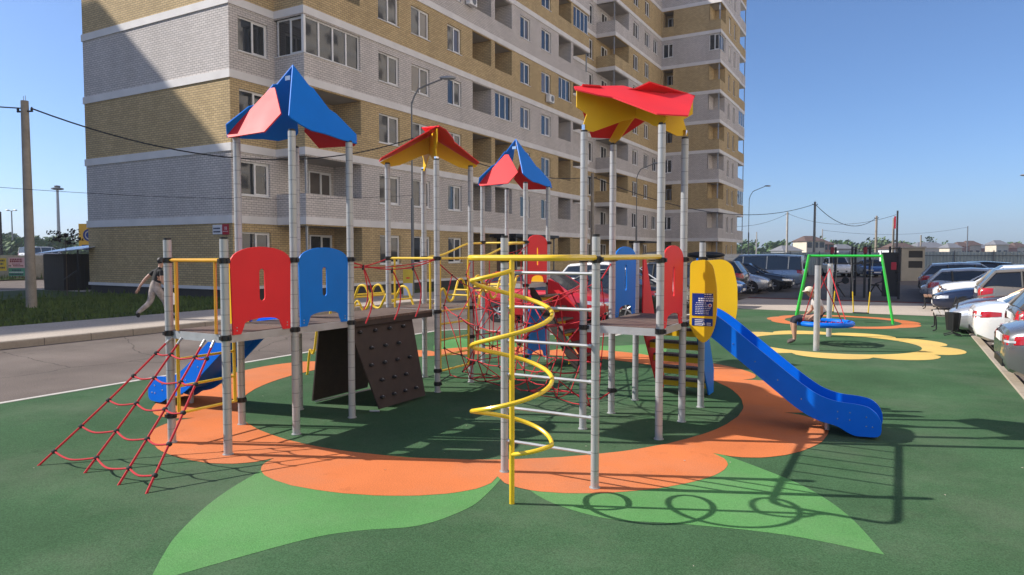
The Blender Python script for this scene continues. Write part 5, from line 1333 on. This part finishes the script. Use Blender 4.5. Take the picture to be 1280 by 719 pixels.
boy = figure('person', J, E, [('cloth_grey', [('wai', 'che'), ('che', 'nek'), ('che', 'ls'), ('che', 'rs'), ('ls', 'lmid'), ('rs', 'rmid')]), ('skin', sk), ('cloth_navy', [('pel', 'wai'), ('pel', 'lh'), ('pel', 'rh'), ('lh', 'lk'), ('rh', 'rk'), ('lk', 'lm'), ('rk', 'rm')]), ('sandal', [('la', 'lt'), ('ra', 'rt')])], 'pel', (cu, cv, 0), AN + R(90), 'person in pale T-shirt, beige cap and dark shorts sitting on the blue nest swing')
head_parts(boy, (0, .255, 1.155), .93, 'hair', cap=True)

# ------------------------------------------------------------------ benches and litter bins on the kerb
def bench(u, v, label, back=False):
    e = empty('park_bench', (u, v, 0)); tag(e, label, 'bench', 'benches by the parking kerb')
    for q in range(3): b = MB(); b.bbox(-.2 + .135 * q, -.09 + .135 * q, -.75, .75, .44, .475, .006); b.build('seat_plank', M['concrete'] if not back else M['wood'], e, None)
    if back:
        for q in range(2): b = MB(); X = Matrix.Translation((.255 + .035 * q, 0, .62 + .16 * q)) @ Matrix.Rotation(R(78), 4, 'Y'); b.box(-.05, .05, -.75, .75, -.014, .014, 0, X); b.build('back_plank', M['wood'], e, None)
    for y in (-.55, .55):
        b = MB(); b.tube(fillet([(-.24, y, .02), (-.16, y, .05), (-.17, y, .30), (-.20, y, .42), (.22, y, .42), (.31, y, .85)], .06), .017, 8); b.tube(fillet([(.28, y, .02), (.18, y, .06), (.12, y, .3), (.2, y, .42)], .06), .017, 8); b.build('frame', M['black'], e)
    return e
bench(.98, 21.2, 'black framed bench standing at the green edge beside the silver sedan'); bench(.95, 29.4, 'black framed bench on the pale paving strip farther along the kerb', True)
def bin_(u, v, label):
    e = empty('litter_bin', (u, v, 0)); tag(e, label, 'litter bin', 'litter bins by the benches')
    b = MB(); n = 4; X = Matrix.Rotation(R(45), 4, 'Z')
    b.lathe([(.13, .14), (.155, .36), (.175, .57), (.16, .57), (.13, .18)], 8, 0, X); b.build('bucket', M['black'], e, 20)
    b = MB()
    for y in (-.17, .17): b.tube(fillet([(-.18, y, .02), (0, y, .08), (0, y, .52)], .05), .013, 7); b.tube([(0, y, .08), (.18, y, .02)], .013, 7)
    b.tube([(0, -.17, .42), (0, .17, .42)], .012, 7); b.build('stand', M['black'], e)
bin_(1.12, 19.75, 'black tapered litter bin at the kerb next to the nearer bench'); bin_(1.12, 28.0, 'black tapered litter bin at the kerb next to the farther bench')

# ------------------------------------------------------------------ workout corner, kiosk, fences
WK = empty('workout_frame', (-1.4, 34.6, 0)); tag(WK, 'dark outdoor workout frame of tall posts and bars beyond the green swing', 'workout frame')
def wpost(px, d, h, ww=.05, m='black'):
    u, v = at(px, d); b = MB(); b.bbox(u + 1.4 - ww, u + 1.4 + ww, v - 34.6 - ww, v - 34.6 + ww, 0, h, .006); b.build('post', M[m], WK, None); return (u + 1.4, v - 34.6, h)
ps = [wpost(px, d, h) for px, d, h in ((1039, 31, 2.3), (1044, 32.5, 2.3), (1065, 31, 2.3), (1069, 32.5, 2.32), (1081, 31, 2.35), (1087, 32.5, 2.35), (1112, 31, 2.32), (1124, 30, 2.2))]
for a, c in ((0, 2), (1, 3), (2, 4), (3, 5), (4, 6), (0, 1), (2, 3), (4, 5), (6, 7)):
    for dz in ((.1, .75) if c - a == 2 else (.1, .45, .8, 1.15, 1.5)):
        b = MB(); p, q = Vector(ps[a]), Vector(ps[c]); p.z -= dz; q.z -= dz; q.z = p.z; b.tube([p, q], .018, 6); b.build('bar', M['black'], WK)
u, v = at(1113, 30.4); b = MB(); b.box(u + 1.4 - .32, u + 1.4 + .32, v - 34.6 - .03, v - 34.6 + .03, .1, 2.05)
b.build('mesh_panel', M['dark_sheet'], WK, None); u, v = at(1117, 29.8); b = MB(); b.bbox(u + 1.4 - .1, u + 1.4 + .1, v - 34.6 - .05, v - 34.6 + .05, 1.30, 1.62, .01); b.build('info_panel', M['sign_red'], WK, None)
for px in (1081, 1040): u, v = at(px, 30.9); b = MB(); b.bbox(u + 1.4 - .07, u + 1.4 + .07, v - 34.6 - .06, v - 34.6 + .06, 2.0, 2.28, .01); b.build('cap_panel', M['text_red'], WK, None)
for px in (1048, 1098):
    u, v = at(px, 32); e = empty('exercise_machine', (u, v, 0)); tag(e, 'black exercise bench with weights in front of the %s far car' % ('white' if px < 1060 else 'blue'), 'exercise machine', 'exercise machines on the workout pad')
    b = MB(); b.tube([(-.4, 0, 0), (-.1, 0, .6), (.3, .1, .75)], .03, 7); b.tube([(.3, 0, 0), (-.1, 0, .6)], .03, 7); b.build('frame', M['black'], e); b = MB(); b.bbox(-.35, .05, -.13, .13, .5, .57, .01); b.build('seat', M['rubber_black'], e, None); b = MB(); b.lathe([(.16, -.04), (.16, .04)], 14, 0, Matrix.Translation((.3, .1, .75)) @ Matrix.Rotation(R(90), 4, 'X')); b.build('weight', M['black'], e)
u, v = at(1137, 51); K = empty('kiosk', (u, v, 0)); tag(K, 'beige concrete utility kiosk with two dark openings at the end of the car row', 'kiosk')
b = MB(); rk = Matrix.Rotation(R(15), 4, 'Z'); w_ = .76
fr = [(-w_, -.2), (w_, -.2), (w_, 2.4), (-w_, 2.4)]
holes = [[(.0 - .30, .95 + .0), (.0 - .30, 1.45), (.62, 1.45), (.62, .95)][::-1], [(-.30, 1.7), (-.30, 2.2), (.62, 2.2), (.62, 1.7)][::-1]]
b.slab(fr, lambda p, q, h: tuple(rk @ Vector((p, -w_ + h, q))), .12, holes)
b.box(-w_, -w_ + .12, -w_ + .121, w_, -.2, 2.4, 0, rk); b.box(w_ - .12, w_, -w_ + .121, w_, -.2, 2.4, 0, rk); b.box(-w_ + .121, w_ - .121, w_ - .12, w_, -.2, 2.4, 0, rk); b.build('wall', M['beige'], K, None)
b = MB(); b.box(-w_ - .08, w_ + .08, -w_ - .08, w_ + .08, 2.402, 2.50, 0, rk); b.build('roof', M['concrete'], K, None)
for zz in (.95, 1.7): b = MB(); b.box(-.30, .62, -w_ + .05, -w_ + .08, zz, zz + .5, 0, rk); b.build('louvre', M['black'], K, None)
def fence(name, u0, u1, v, h, m, label, step=2.5, corr=.25):
    e = empty(name, (u0, v, 0)); tag(e, label, 'fence'); b = MB(); n = int((u1 - u0) / corr); prof = []
    for k in range(n): x = k * corr; prof += [(x, 0), (x + corr * .42, 0), (x + corr * .5, .035), (x + corr * .92, .035)]
    vs = []; fs = []
    for k, (x, y) in enumerate(prof): vs += [(x, y, -.2), (x, y, h)]
    for k in range(len(prof) - 1): fs.append((2 * k, 2 * k + 2, 2 * k + 3, 2 * k + 1))
    b.add(vs, fs); b.build('sheet', M[m], e, None, fixn=False)
    for k in range(int((u1 - u0) / step) + 1): 
        b = MB(); b.box(k * step - .04, k * step + .04, -.10, -.02, -.2, h + .12); b.build('post', M['grey_metal'], e, None)
    b = MB(); b.box(0, u1 - u0, -.065, -.025, h - .35, h - .28); b.build('rail', M['grey_metal'], e, None)
fence('fence', -12, -1.6, 71.5, 2.1, 'fence_pale', 'pale corrugated fence between the tower block and the beige kiosk', 2.6)
fence('fence', 1.2, 11, 71.0, 2.15, 'fence_pale', 'pale corrugated fence behind the parked cars, right of the beige kiosk', 2.8)
fence('fence', 11.1, 34, 70.6, 2.15, 'fence_dark', 'dark blue grey sheet fence at the right picture edge', 2.8)
fence('fence', -1.55, 1.1, 72.0, 1.95, 'fence_dark', 'short dark sheet fence behind the beige kiosk', 1.3)
# white palisade at the foot of the end tower
e = empty('picket_fence', (-16.2, 72.6, 0)); tag(e, 'white picket fence at the foot of the tower block', 'fence'); b = MB()
for k in range(46): b.box(.25, .28, k * .24, k * .24 + .09, 0, 1.9 + .08 * (k % 2))
o = b.build('picket', M['white'], e, None); o['kind'] = 'stuff'
b = MB(); b.box(.29, .33, 0, 11, 1.4, 1.47); b.box(.29, .33, 0, 11, .4, .47); b.build('rail', M['white'], e, None)

# ------------------------------------------------------------------ houses far away
def house(px, d, w_, h, rh, wall, roof, label, depth=8, rz=0.0, nwin=3, floors=1, group='houses beyond the fence'):
    u, v = at(px, d); e = empty('house', (u, v, -.2), AN + rz); tag(e, label, 'house', group)
    b = MB(); b.box(-w_ / 2, w_ / 2, 0, depth, 0, h); b.build('wall', M[wall], e, None)
    b = MB(); o = .4; A = [(-w_ / 2 - o, -o, h), (w_ / 2 + o, -o, h), (w_ / 2 + o, depth + o, h), (-w_ / 2 - o, depth + o, h), (-w_ / 2 + w_ * .22, depth / 2, h + rh), (w_ / 2 - w_ * .22, depth / 2, h + rh)]
    b.add(A, [(0, 1, 5, 4), (1, 2, 5), (2, 3, 4, 5), (3, 0, 4), (3, 2, 1, 0)]); b.build('roof', M[roof], e, None)
    for f in range(floors):
        for k in range(nwin):
            x = -w_ / 2 + w_ * (k + .5) / nwin; z = h / floors * (f + .38); b = MB(); b.box(x - .55, x + .55, -.06, .0, z, z + 1.3); b.build('window', M['glass'], e, None)
house(1019, 165, 4.4, 5.2, 1.3, 'house_cream', 'roof_brown', 'two storey cream house with brown roof left of the tall wire pole', floors=2)
house(991, 150, 3.8, 2.8, 1.2, 'house_white', 'roof_grey', 'small white house beside the two storey cream one'); house(1031, 178, 4.4, 4.6, 1.3, 'house_pink', 'roof_brown', 'brick house half hidden behind the two storey cream one', floors=2)
house(1059, 190, 5, 3.2, 1.6, 'house_white', 'roof_grey', 'small white house seen above the workout frame'); house(1132, 190, 7, 3.4, 1.8, 'house_white', 'roof_brown', 'low white house above the beige kiosk')
house(1166, 240, 11, 4.2, 2.0, 'house_cream', 'roof_grey', 'wide house with long grey roof right of the kiosk')
cl = [('house_cream', 'roof_grey', 'cream'), ('house_pink', 'roof_brown', 'pink'), ('house_cream', 'roof_brown', 'yellowish'), ('house_pink', 'roof_grey', 'brick'), ('house_white', 'roof_grey', 'whitewashed')]
for k, (px, w_) in enumerate(((1194, 6), (1205, 5), (1217, 7), (1230, 6), (1242, 5), (1252, 6), (1262, 7), (1276, 6))):
    wl, rf, nm = cl[k % 5]; house(px, 205 + (k * 37) % 30, w_ * .62, 3.9 + (k % 3) * .5, 1.4, wl, rf, ['cream house first of the village row beyond the right fence', 'pink house between the two cream ones of the village row', 'yellowish house with brown roof in the middle of the village row', 'brick house with grey roof in the village row', 'whitewashed house in the right half of the village row', 'cream house with grey roof in the right half of the village row', 'pink house near the right end of the village row', 'yellowish house last of the village row at the right edge'][k], depth=5, nwin=2)

# ------------------------------------------------------------------ trees
def leaf_cloud(b, c, r, n, size, rr, m=0):
    c = Vector(c)
    for _ in range(n):
        while True:
            p = Vector((rr.uniform(-1, 1), rr.uniform(-1, 1), rr.uniform(-1, 1)))
            if p.length < 1: break
        p = c + Vector((p.x * r[0], p.y * r[1], p.z * r[2])); a = Vector((rr.uniform(-1, 1), rr.uniform(-1, 1), rr.uniform(-1, 1))).normalized(); t = a.orthogonal().normalized(); s_ = size * rr.uniform(.5, 1.3); t2 = a.cross(t)
        b.add([p - t * s_, p + t2 * s_ * .5, p + t * s_, p - t2 * s_ * .5], [(0, 1, 2, 3)], m)
rr = random.Random(9)
def belt(name, px0, px1, d, hmin, hmax, n, m, per=60, size=.9):
    b = MB()
    for k in range(n):
        px = px0 + (px1 - px0) * (k + rr.uniform(-.4, .4)) / n; u, v = at(px, d + rr.uniform(-14, 14)); h = rr.uniform(hmin, hmax)
        b.tube([(u, v, -.2), (u + rr.uniform(-.3, .3), v, h * .6)], .18, 5, 1, r2=.08)
        for q in range(5): leaf_cloud(b, (u + rr.uniform(-1, 1) * h * .22, v + rr.uniform(-1, 1) * h * .22, h * rr.uniform(.35, .85)), (h * .22, h * .22, h * .18), per // 5, size, rr)
    tag(b.build(name, [M[m], M['bark']], smooth=None, fixn=False), kind='stuff')
belt('tree_belt', -60, 115, 125, 3.0, 5.6, 60, 'leaf', 130, .5); belt('tree_belt', -60, 118, 160, 5.0, 7.2, 44, 'leaf_b', 120, .65)
belt('tree_belt', 905, 1060, 235, 4, 8, 46, 'leaf', 70, .8); belt('tree_belt', 1050, 1160, 250, 4, 8.5, 36, 'leaf_b', 70, .8); belt('tree_belt', 1150, 1340, 290, 3, 8, 40, 'leaf', 60, .9)
# sapling in the lawn
u, v = at(83, 30.5); T = empty('sapling', (u, v, .13)); tag(T, 'thin staked sapling with dark leaves on the lawn beside the dark shed', 'tree')
b = MB(); b.tube([(0, 0, 0), (.02, 0, 1.2), (-.02, .02, 2.2), (0, 0, 2.75)], .022, 7, r2=.010); b.build('trunk', M['bark'], T)
b = MB()
for k in range(9):
    a = k * 2.4; z = 2.15 + .07 * k; b.tube([(0, 0, z), (.35 * math.cos(a), .35 * math.sin(a), z + .12), (.65 * math.cos(a), .65 * math.sin(a), z + .10)], .008, 5, r2=.004)
b.build('branch', M['bark'], T)
b = MB()
for k in range(9):
    a = k * 2.4; z = 2.2 + .07 * k
    for f in (.35, .55, .72): leaf_cloud(b, (.8 * f * math.cos(a), .8 * f * math.sin(a), z + .1), (.16, .16, .09), 9, .075, rr)
b.build('crown', M['leaf_red'], T, None, fixn=False)

# ------------------------------------------------------------------ poles, lamps, wires
def pole(u, v, h, r0, r1, m, label, name='utility_pole', z=0.0, arm=True):
    e = empty(name, (u, v, z)); tag(e, label, 'pole'); b = MB(); b.tube([(0, 0, -.1), (0, 0, h)], r0, 10, r2=r1); b.build('shaft', M[m], e, 50)
    if arm:
        b = MB(); b.tube([(-.28, -.1, h - .35), (.28, .1, h - .35)], .03, 6); b.build('crossarm', M['black'], e)
        for s_ in (-1, 1): b = MB(); b.lathe([(.03, 0), (.045, .04), (.03, .1), (.01, .12)], 8, 0, Matrix.Translation((s_ * .25, s_ * .09, h - .33))); b.build('insulator', M['black'], e)
        for s_ in (-.06, .06): b = MB(); b.tube([(s_, 0, h - .02), (s_, 0, h + .17)], .008, 5); b.build('pin', M['grey_metal'], e)
    return Vector((u, v, z + h - .25))
up_, vp_ = at(38, 23.2); p1 = pole(up_, vp_, 6.95, .165, .115, 'concrete_pole', 'tapered concrete pole on the lawn carrying the black cable', z=.13)
u, v = at(740, 52); p2 = pole(u, v, 8.0, .15, .11, 'concrete_pole', 'concrete wire pole in front of the long block, behind the right tower roof', arm=True)
u, v = at(1017, 83); p3 = pole(u, v, 8.2, .17, .13, 'grey_metal', 'dark tall wire pole right of the cream two storey house')
u, v = at(1094, 105); p4 = pole(u, v, 7.7, .2, .15, 'concrete_pole', 'brown wire pole above the workout frame')
u, v = at(983, 120); p5 = pole(u, v, 9.2, .2, .15, 'concrete', 'pale concrete pole between the lamp post and the cream house')
u, v = at(1115.5, 105); p6 = pole(u, v, 7.4, .2, .15, 'concrete_pole', 'brown pole just left of the black flag mast', arm=False)
u, v = at(945, 160); p7 = pole(u, v, 7.0, .15, .12, 'concrete', 'thin pale pole beside the curved street lamp', arm=False)
u, v = at(1027, 170); p8 = pole(u, v, 8.0, .15, .12, 'concrete', 'thin pale pole just right of the dark tall one', arm=False)
u, v = at(1150, 120); p9 = pole(u, v, 5.2, .15, .12, 'concrete_pole', 'thin pole beyond the beige kiosk', arm=False)
u, v = at(1208, 190); p10 = pole(u, v, 9.5, .15, .12, 'grey_metal', 'thin dark pole above the village row', arm=False)
u, v = at(1120, 100); FM = empty('flag_mast', (u, v, 0)); tag(FM, 'black mast with narrow red banner above the workout frame', 'mast'); b = MB(); b.cyl((0, 0), .16, 0, 8.2, 8, r2=.12); b.build('shaft', M['black'], FM); b = MB(); b.box(-.42, -.17, -.02, .02, 5.6, 7.4); b.build('banner', M['sign_red'], FM, None)
def lamp(px, d, h, reach, label, to=1, rz=0.0, r=.06):
    u, v = at(px, d); e = empty('street_lamp', (u, v, 0), AN + rz); tag(e, label, 'street lamp', 'street lamps with curved arms')
    b = MB(); b.tube([(0, 0, 0), (0, 0, h * .45)], r * 1.25, 10); pts = [(0, 0, h * .45), (0, 0, h - reach * .95)] + [(reach * .55 * (1 - math.cos(R(a))), 0, h - reach * .95 + reach * .75 * math.sin(R(a))) for a in range(15, 75, 15)] + [(reach * .92, 0, h - .06)]
    b.tube(smooth_path(pts, 4), r * .62, 8); b.build('shaft', M['grey_metal'], e)
    b = MB(); b.ball((reach * 1.08, 0, h), .2, 9, 0, (2.0, .75, .45)); b.build('lamp_head', M['galv'], e, 50)
lamp(516, 32.4, 10.15, 1.55, 'tall curved street lamp in front of the long block, between the blue and orange roofs'); lamp(795, 60.3, 9.85, 1.6, 'tall curved street lamp near the end of the long block, beside the red star roof'); lamp(935, 82, 10.0, 2.0, 'tall curved street lamp against the sky right of the tower block')
lamp(1306, 62, 9.0, 2.0, 'street lamp whose head just enters at the right picture edge', rz=R(180))
def cable(name, pts, label, r=.016):
    b = MB(); b.tube(pts, r, 5); return tag(b.build(name, M['wire']), label, 'cable', 'overhead cables')
lp = Vector((*at(516.5, 32.3), 7.35))
cable('cable', sag(p1 + Vector((.2, .1, 0)), lp, 1.32, 26), 'thick black cable sagging from the concrete pole across the end wall', .026)
cable('cable', sag(p1, (up_ - 9, vp_ - 34, 6.9), .75, 14), 'black cable leaving the picture left of the concrete pole', .022)
cable('cable', sag(lp, p2, .75, 24), 'black cable from the near street lamp to the wire pole behind the right tower', .026)
cable('cable', sag(p2, p3, 2.0, 30), 'black cable sagging across the tower block to the dark tall pole', .032)
cable('cable', sag(p3, p4, 1.9, 24), 'black cable curving down right of the dark tall pole', .04)
u, v = at(1118, 100); cable('cable', sag(p5, (u, v, 7.6), 1.6, 24), 'thin wire from the pale pole to the black banner mast', .028)
u, v = at(905, 100); cable('cable', sag((u, v, 6.0), p5, .8, 16), 'thin wire from the tower block to the pale pole', .025)
u, v = at(-700, 16); u2, v2 = at(516.5, 32.2); cable('cable', sag((u, v, 5.0), (u2, v2, 4.7), .75, 30), 'thin grey wire low across the end wall', .008)
cable('cable', sag(p8, p10, 1.5, 16), 'thin far wire low above the village row', .03)
# ------------------------------------------------------------------ left background: shed, old wall with notices, billboard, masts, van
u0, v0 = at(84, 35.5); SHD = empty('shed', (u0, v0, 0)); tag(SHD, 'black sheet shed with bluish lean-to roof, paled for sky glare, at the end wall', 'shed')
X = Matrix.Rotation(AN * 0 , 4, 'Z')
b = MB()
for k in range(10): b.box(-.95 + .19 * k, -.95 + .19 * k + .175, -.65, -.61, .12, 1.96)
for k in range(7): b.box(-.95, -.91, -.6 + .19 * k, -.6 + .19 * k + .175, .12, 1.98); b.box(.905, .945, -.6 + .19 * k, -.6 + .19 * k + .175, .12, 1.98)
b.box(-.90, .9, -.60, -.58, .12, 1.98); b.build('wall', M['dark_sheet'], SHD, None)
b = MB(); b.add([(-1.25, -.95, 1.97), (3.1, -.95, 2.20), (3.1, .95, 2.55), (-1.25, .95, 2.32), (-1.25, -.95, 2.0), (3.1, -.95, 2.23), (3.1, .95, 2.58), (-1.25, .95, 2.35)], [(3, 2, 1, 0), (4, 5, 6, 7), (0, 1, 5, 4), (1, 2, 6, 5), (2, 3, 7, 6), (3, 0, 4, 7)]); b.build('roof', M['roof_blue'], SHD, None)
b = MB(); b.box(-1.1, 1.05, -.75, .8, -.1, .115); b.build('base', M['concrete'], SHD, None)
for (x, y) in ((2.6, -.85),): b = MB(); b.tube([(x, y, .1), (x, y, 2.2)], .04, 6); b.tube([(x, y, 1.2), (x - 1.3, y, .7)], .03, 6); b.build('post', M['dark_sheet'], SHD)
b = MB(); n = 16; zz = 2.05
WL = empty('old_wall', (*at(-40, 52), 0)); tag(WL, 'old stained concrete wall across the side road', 'wall')
a = Vector((*at(-130, 50.5), 0)) - WL.location; c = Vector((*at(112, 54), 0)) - WL.location
d_ = (c - a).normalized(); nn = Vector((d_.y, -d_.x, 0)); Lw = (c - a).length; npan = 8
for k in range(npan):
    p = a + d_ * (Lw * k / npan); q = a + d_ * (Lw * (k + .985) / npan); b = MB()
    for zlo, zhi, t in ((-.1, 1.75, .06), (1.752, 1.86, .09)):
        vs = [p + nn * t, q + nn * t, q - nn * t, p - nn * t]; b.add([(w_.x, w_.y, zlo) for w_ in vs] + [(w_.x, w_.y, zhi) for w_ in vs], [(3, 2, 1, 0), (4, 5, 6, 7), (0, 1, 5, 4), (1, 2, 6, 5), (2, 3, 7, 6), (3, 0, 4, 7)])
    b.build('wall_panel', M['old_wall'], WL, None)
def board(px0, px1, y0, y1, d, mats, rows, label, name='notice_board', split=None):
    u, v = at((px0 + px1) / 2, d); e = empty(name, (u, v, 0), AN); w_ = (px1 - px0) / 860 * d / 2; z0, z1 = zat(y1, d), zat(y0, d); tag(e, label, 'notice'); b = MB()
    if split is None: b.box(-w_, w_, -.02, .02, z0, z1, 0)
    else: b.box(-w_, w_, -.02, .02, z0 + (z1 - z0) * split + .01, z1, 0); b.box(-w_, w_, -.02, .02, z0, z0 + (z1 - z0) * split - .02, 1)
    rr2 = random.Random(int(px0 * 7 + 3))
    for (fz, hh, fa, fb, mi) in rows:
        x = -w_ + 2 * w_ * fa
        while x < -w_ + 2 * w_ * fb - .03:
            l_ = rr2.uniform(.6, 1.1) * hh * (z1 - z0) * .8; l_ = min(l_, -w_ + 2 * w_ * fb - x); b.box(x, x + l_, -.03, -.0205, z0 + (z1 - z0) * (fz - hh / 2), z0 + (z1 - z0) * (fz + hh / 2), mi); x += l_ + .04
    b.build('board', [M[m_] for m_ in mats], e, None); return e, w_, z0, z1
board(11, 31.5, 322, 345, 50.6, ['sign_pink', 'sign_green', 'text_red', 'text_dark', 'sign_white'], [(.90, .085, .12, .85, 2), (.79, .10, .10, .85, 2), (.64, .05, .25, .75, 2), (.55, .07, .3, .9, 2), (.55, .07, .02, .2, 3), (.31, .08, .22, .75, 3), (.20, .06, .05, .9, 4), (.09, .08, .05, .9, 3)], 'pink over green notice with dark lettering leaning on the old wall', split=.44)
board(-9, 8, 323, 338.5, 50.3, ['sign_yellow', 'sign_yellow', 'text_red', 'text_dark'], [(.82, .14, .1, .9, 3), (.55, .14, .1, .8, 3), (.25, .14, .1, .9, 3)], 'yellow notice with dark lettering on the old wall, cut by the left picture edge')
BB, w_, z0, z1 = board(100, 126, 280, 312, 62, ['sign_orange', 'sign_orange'], [], 'orange yellow billboard with blue round emblem, half hidden by the end wall', 'billboard')
b = MB(); b.lathe([(.56, 0), (.56, .03)], 22, 0, Matrix.Translation((.02, -.025, z0 + (z1 - z0) * .56)) @ Matrix.Rotation(R(90), 4, 'X')); b.lathe([(.40, .031), (.30, .031)], 22, 1, Matrix.Translation((.02, -.025, z0 + (z1 - z0) * .56)) @ Matrix.Rotation(R(90), 4, 'X')); b.lathe([(.30, 0.0), (.30, .036)], 22, 0, Matrix.Translation((.02, -.025, z0 + (z1 - z0) * .56)) @ Matrix.Rotation(R(90), 4, 'X')); b.box(-w_ + .25, w_, -.05, -.021, z0 + .0, z0 + .42, 0); b.build('emblem', [M['sign_blue'], M['sign_white']], BB, 40)
b = MB(); b.box(-.1, .1, .03, .2, -.2, z1 - .2); b.build('support', M['grey_metal'], BB, None)
# floodlight mast, double lamp, dark post
u, v = at(75, 120); e = empty('floodlight_mast', (u, v, 0)); tag(e, 'slender floodlight mast with round lamp crown beyond the old wall', 'mast'); hz = zat(236, 120); b = MB(); b.tube([(0, 0, 0), (0, 0, hz)], .34, 8, r2=.2); b.build('shaft', M['galv'], e); b = MB(); b.lathe([(.5, hz - .3), (.95, hz - .2), (.95, hz), (.4, hz + .15), (.5, hz + .4), (.1, hz + .5)], 12); b.build('lamp_crown', M['grey_metal'], e)
u, v = at(17, 130); e = empty('double_lamp', (u, v, 0), AN); tag(e, 'double armed street lamp above the far trees at the left', 'street lamp'); hz = zat(264, 130); b = MB(); b.tube([(0, 0, 0), (0, 0, hz)], .16, 7, r2=.1); b.tube([(-.7, 0, hz + .1), (0, 0, hz - .05), (.7, 0, hz + .15)], .07, 6); b.build('shaft', M['concrete'], e)
for s_ in (-1, 1): b = MB(); b.ball((s_ * .75, 0, hz + .12), .22, 7, 0, (1.7, .8, .6)); b.build('lamp_head', M['galv'], e)
u, v = at(2.5, 70); b = MB(); b.cyl((u, v), .16, 0, zat(265, 70), 8, r2=.12); tag(b.build('lamp_column', M['dark_sheet']), 'dark column at the left picture edge behind the yellow notice', 'pole')
u, v = at(53.5, 92); car('van', P['white'], u, v, 1, 'white van parked beyond the old wall, its roof showing above', z=.95, z_rot=AN + R(62)); tag(bpy.data.objects['parked_car'], None)
sheet('ramp', [at(30, 86), at(80, 86), at(80, 100), at(30, 100)], .94, 'asphalt')
# info board at the foot of the long block
u, v = at(510, 29); e = empty('info_board', (u, v, .13), AN); tag(e, 'small red, yellow and blue poster board standing in front of the long block', 'notice')
b = MB(); b.box(-.21, .21, -.02, .02, .05, 1.2, 0); b.box(-.19, .19, -.025, -.0205, .1, .62, 1); b.box(-.19, .19, -.025, -.0205, .68, 1.0, 2); b.ball((0, -.022, .84), .09, 8, 3, (1.5, .05, .5)); b.build('board', [M['sign_yellow'], M['roof_blue'], M['sign_yellow'], M['hd_red']], e, None)
for s_ in (-.19, .19): b = MB(); b.cyl((s_, .04), .02, -.02, 1.1, 7); b.build('leg', M['grey_metal'], e)

# ------------------------------------------------------------------ air
m, nt_, bs = _new('haze'); nt_.nodes.remove(bs); pv_ = nt_.nodes.new('ShaderNodeVolumePrincipled')
pv_.inputs['Color'].default_value = (.80, .87, 1.0, 1); pv_.inputs['Density'].default_value = 0.0005; pv_.inputs['Anisotropy'].default_value = 0.2
nt_.links.new(pv_.outputs[0], nt_.nodes['Material Output'].inputs['Volume'])
b = MB(); b.box(-1010, 1010, -510, 1410, -1.3, 52); tag(b.build('haze', m, smooth=None), kind='stuff')
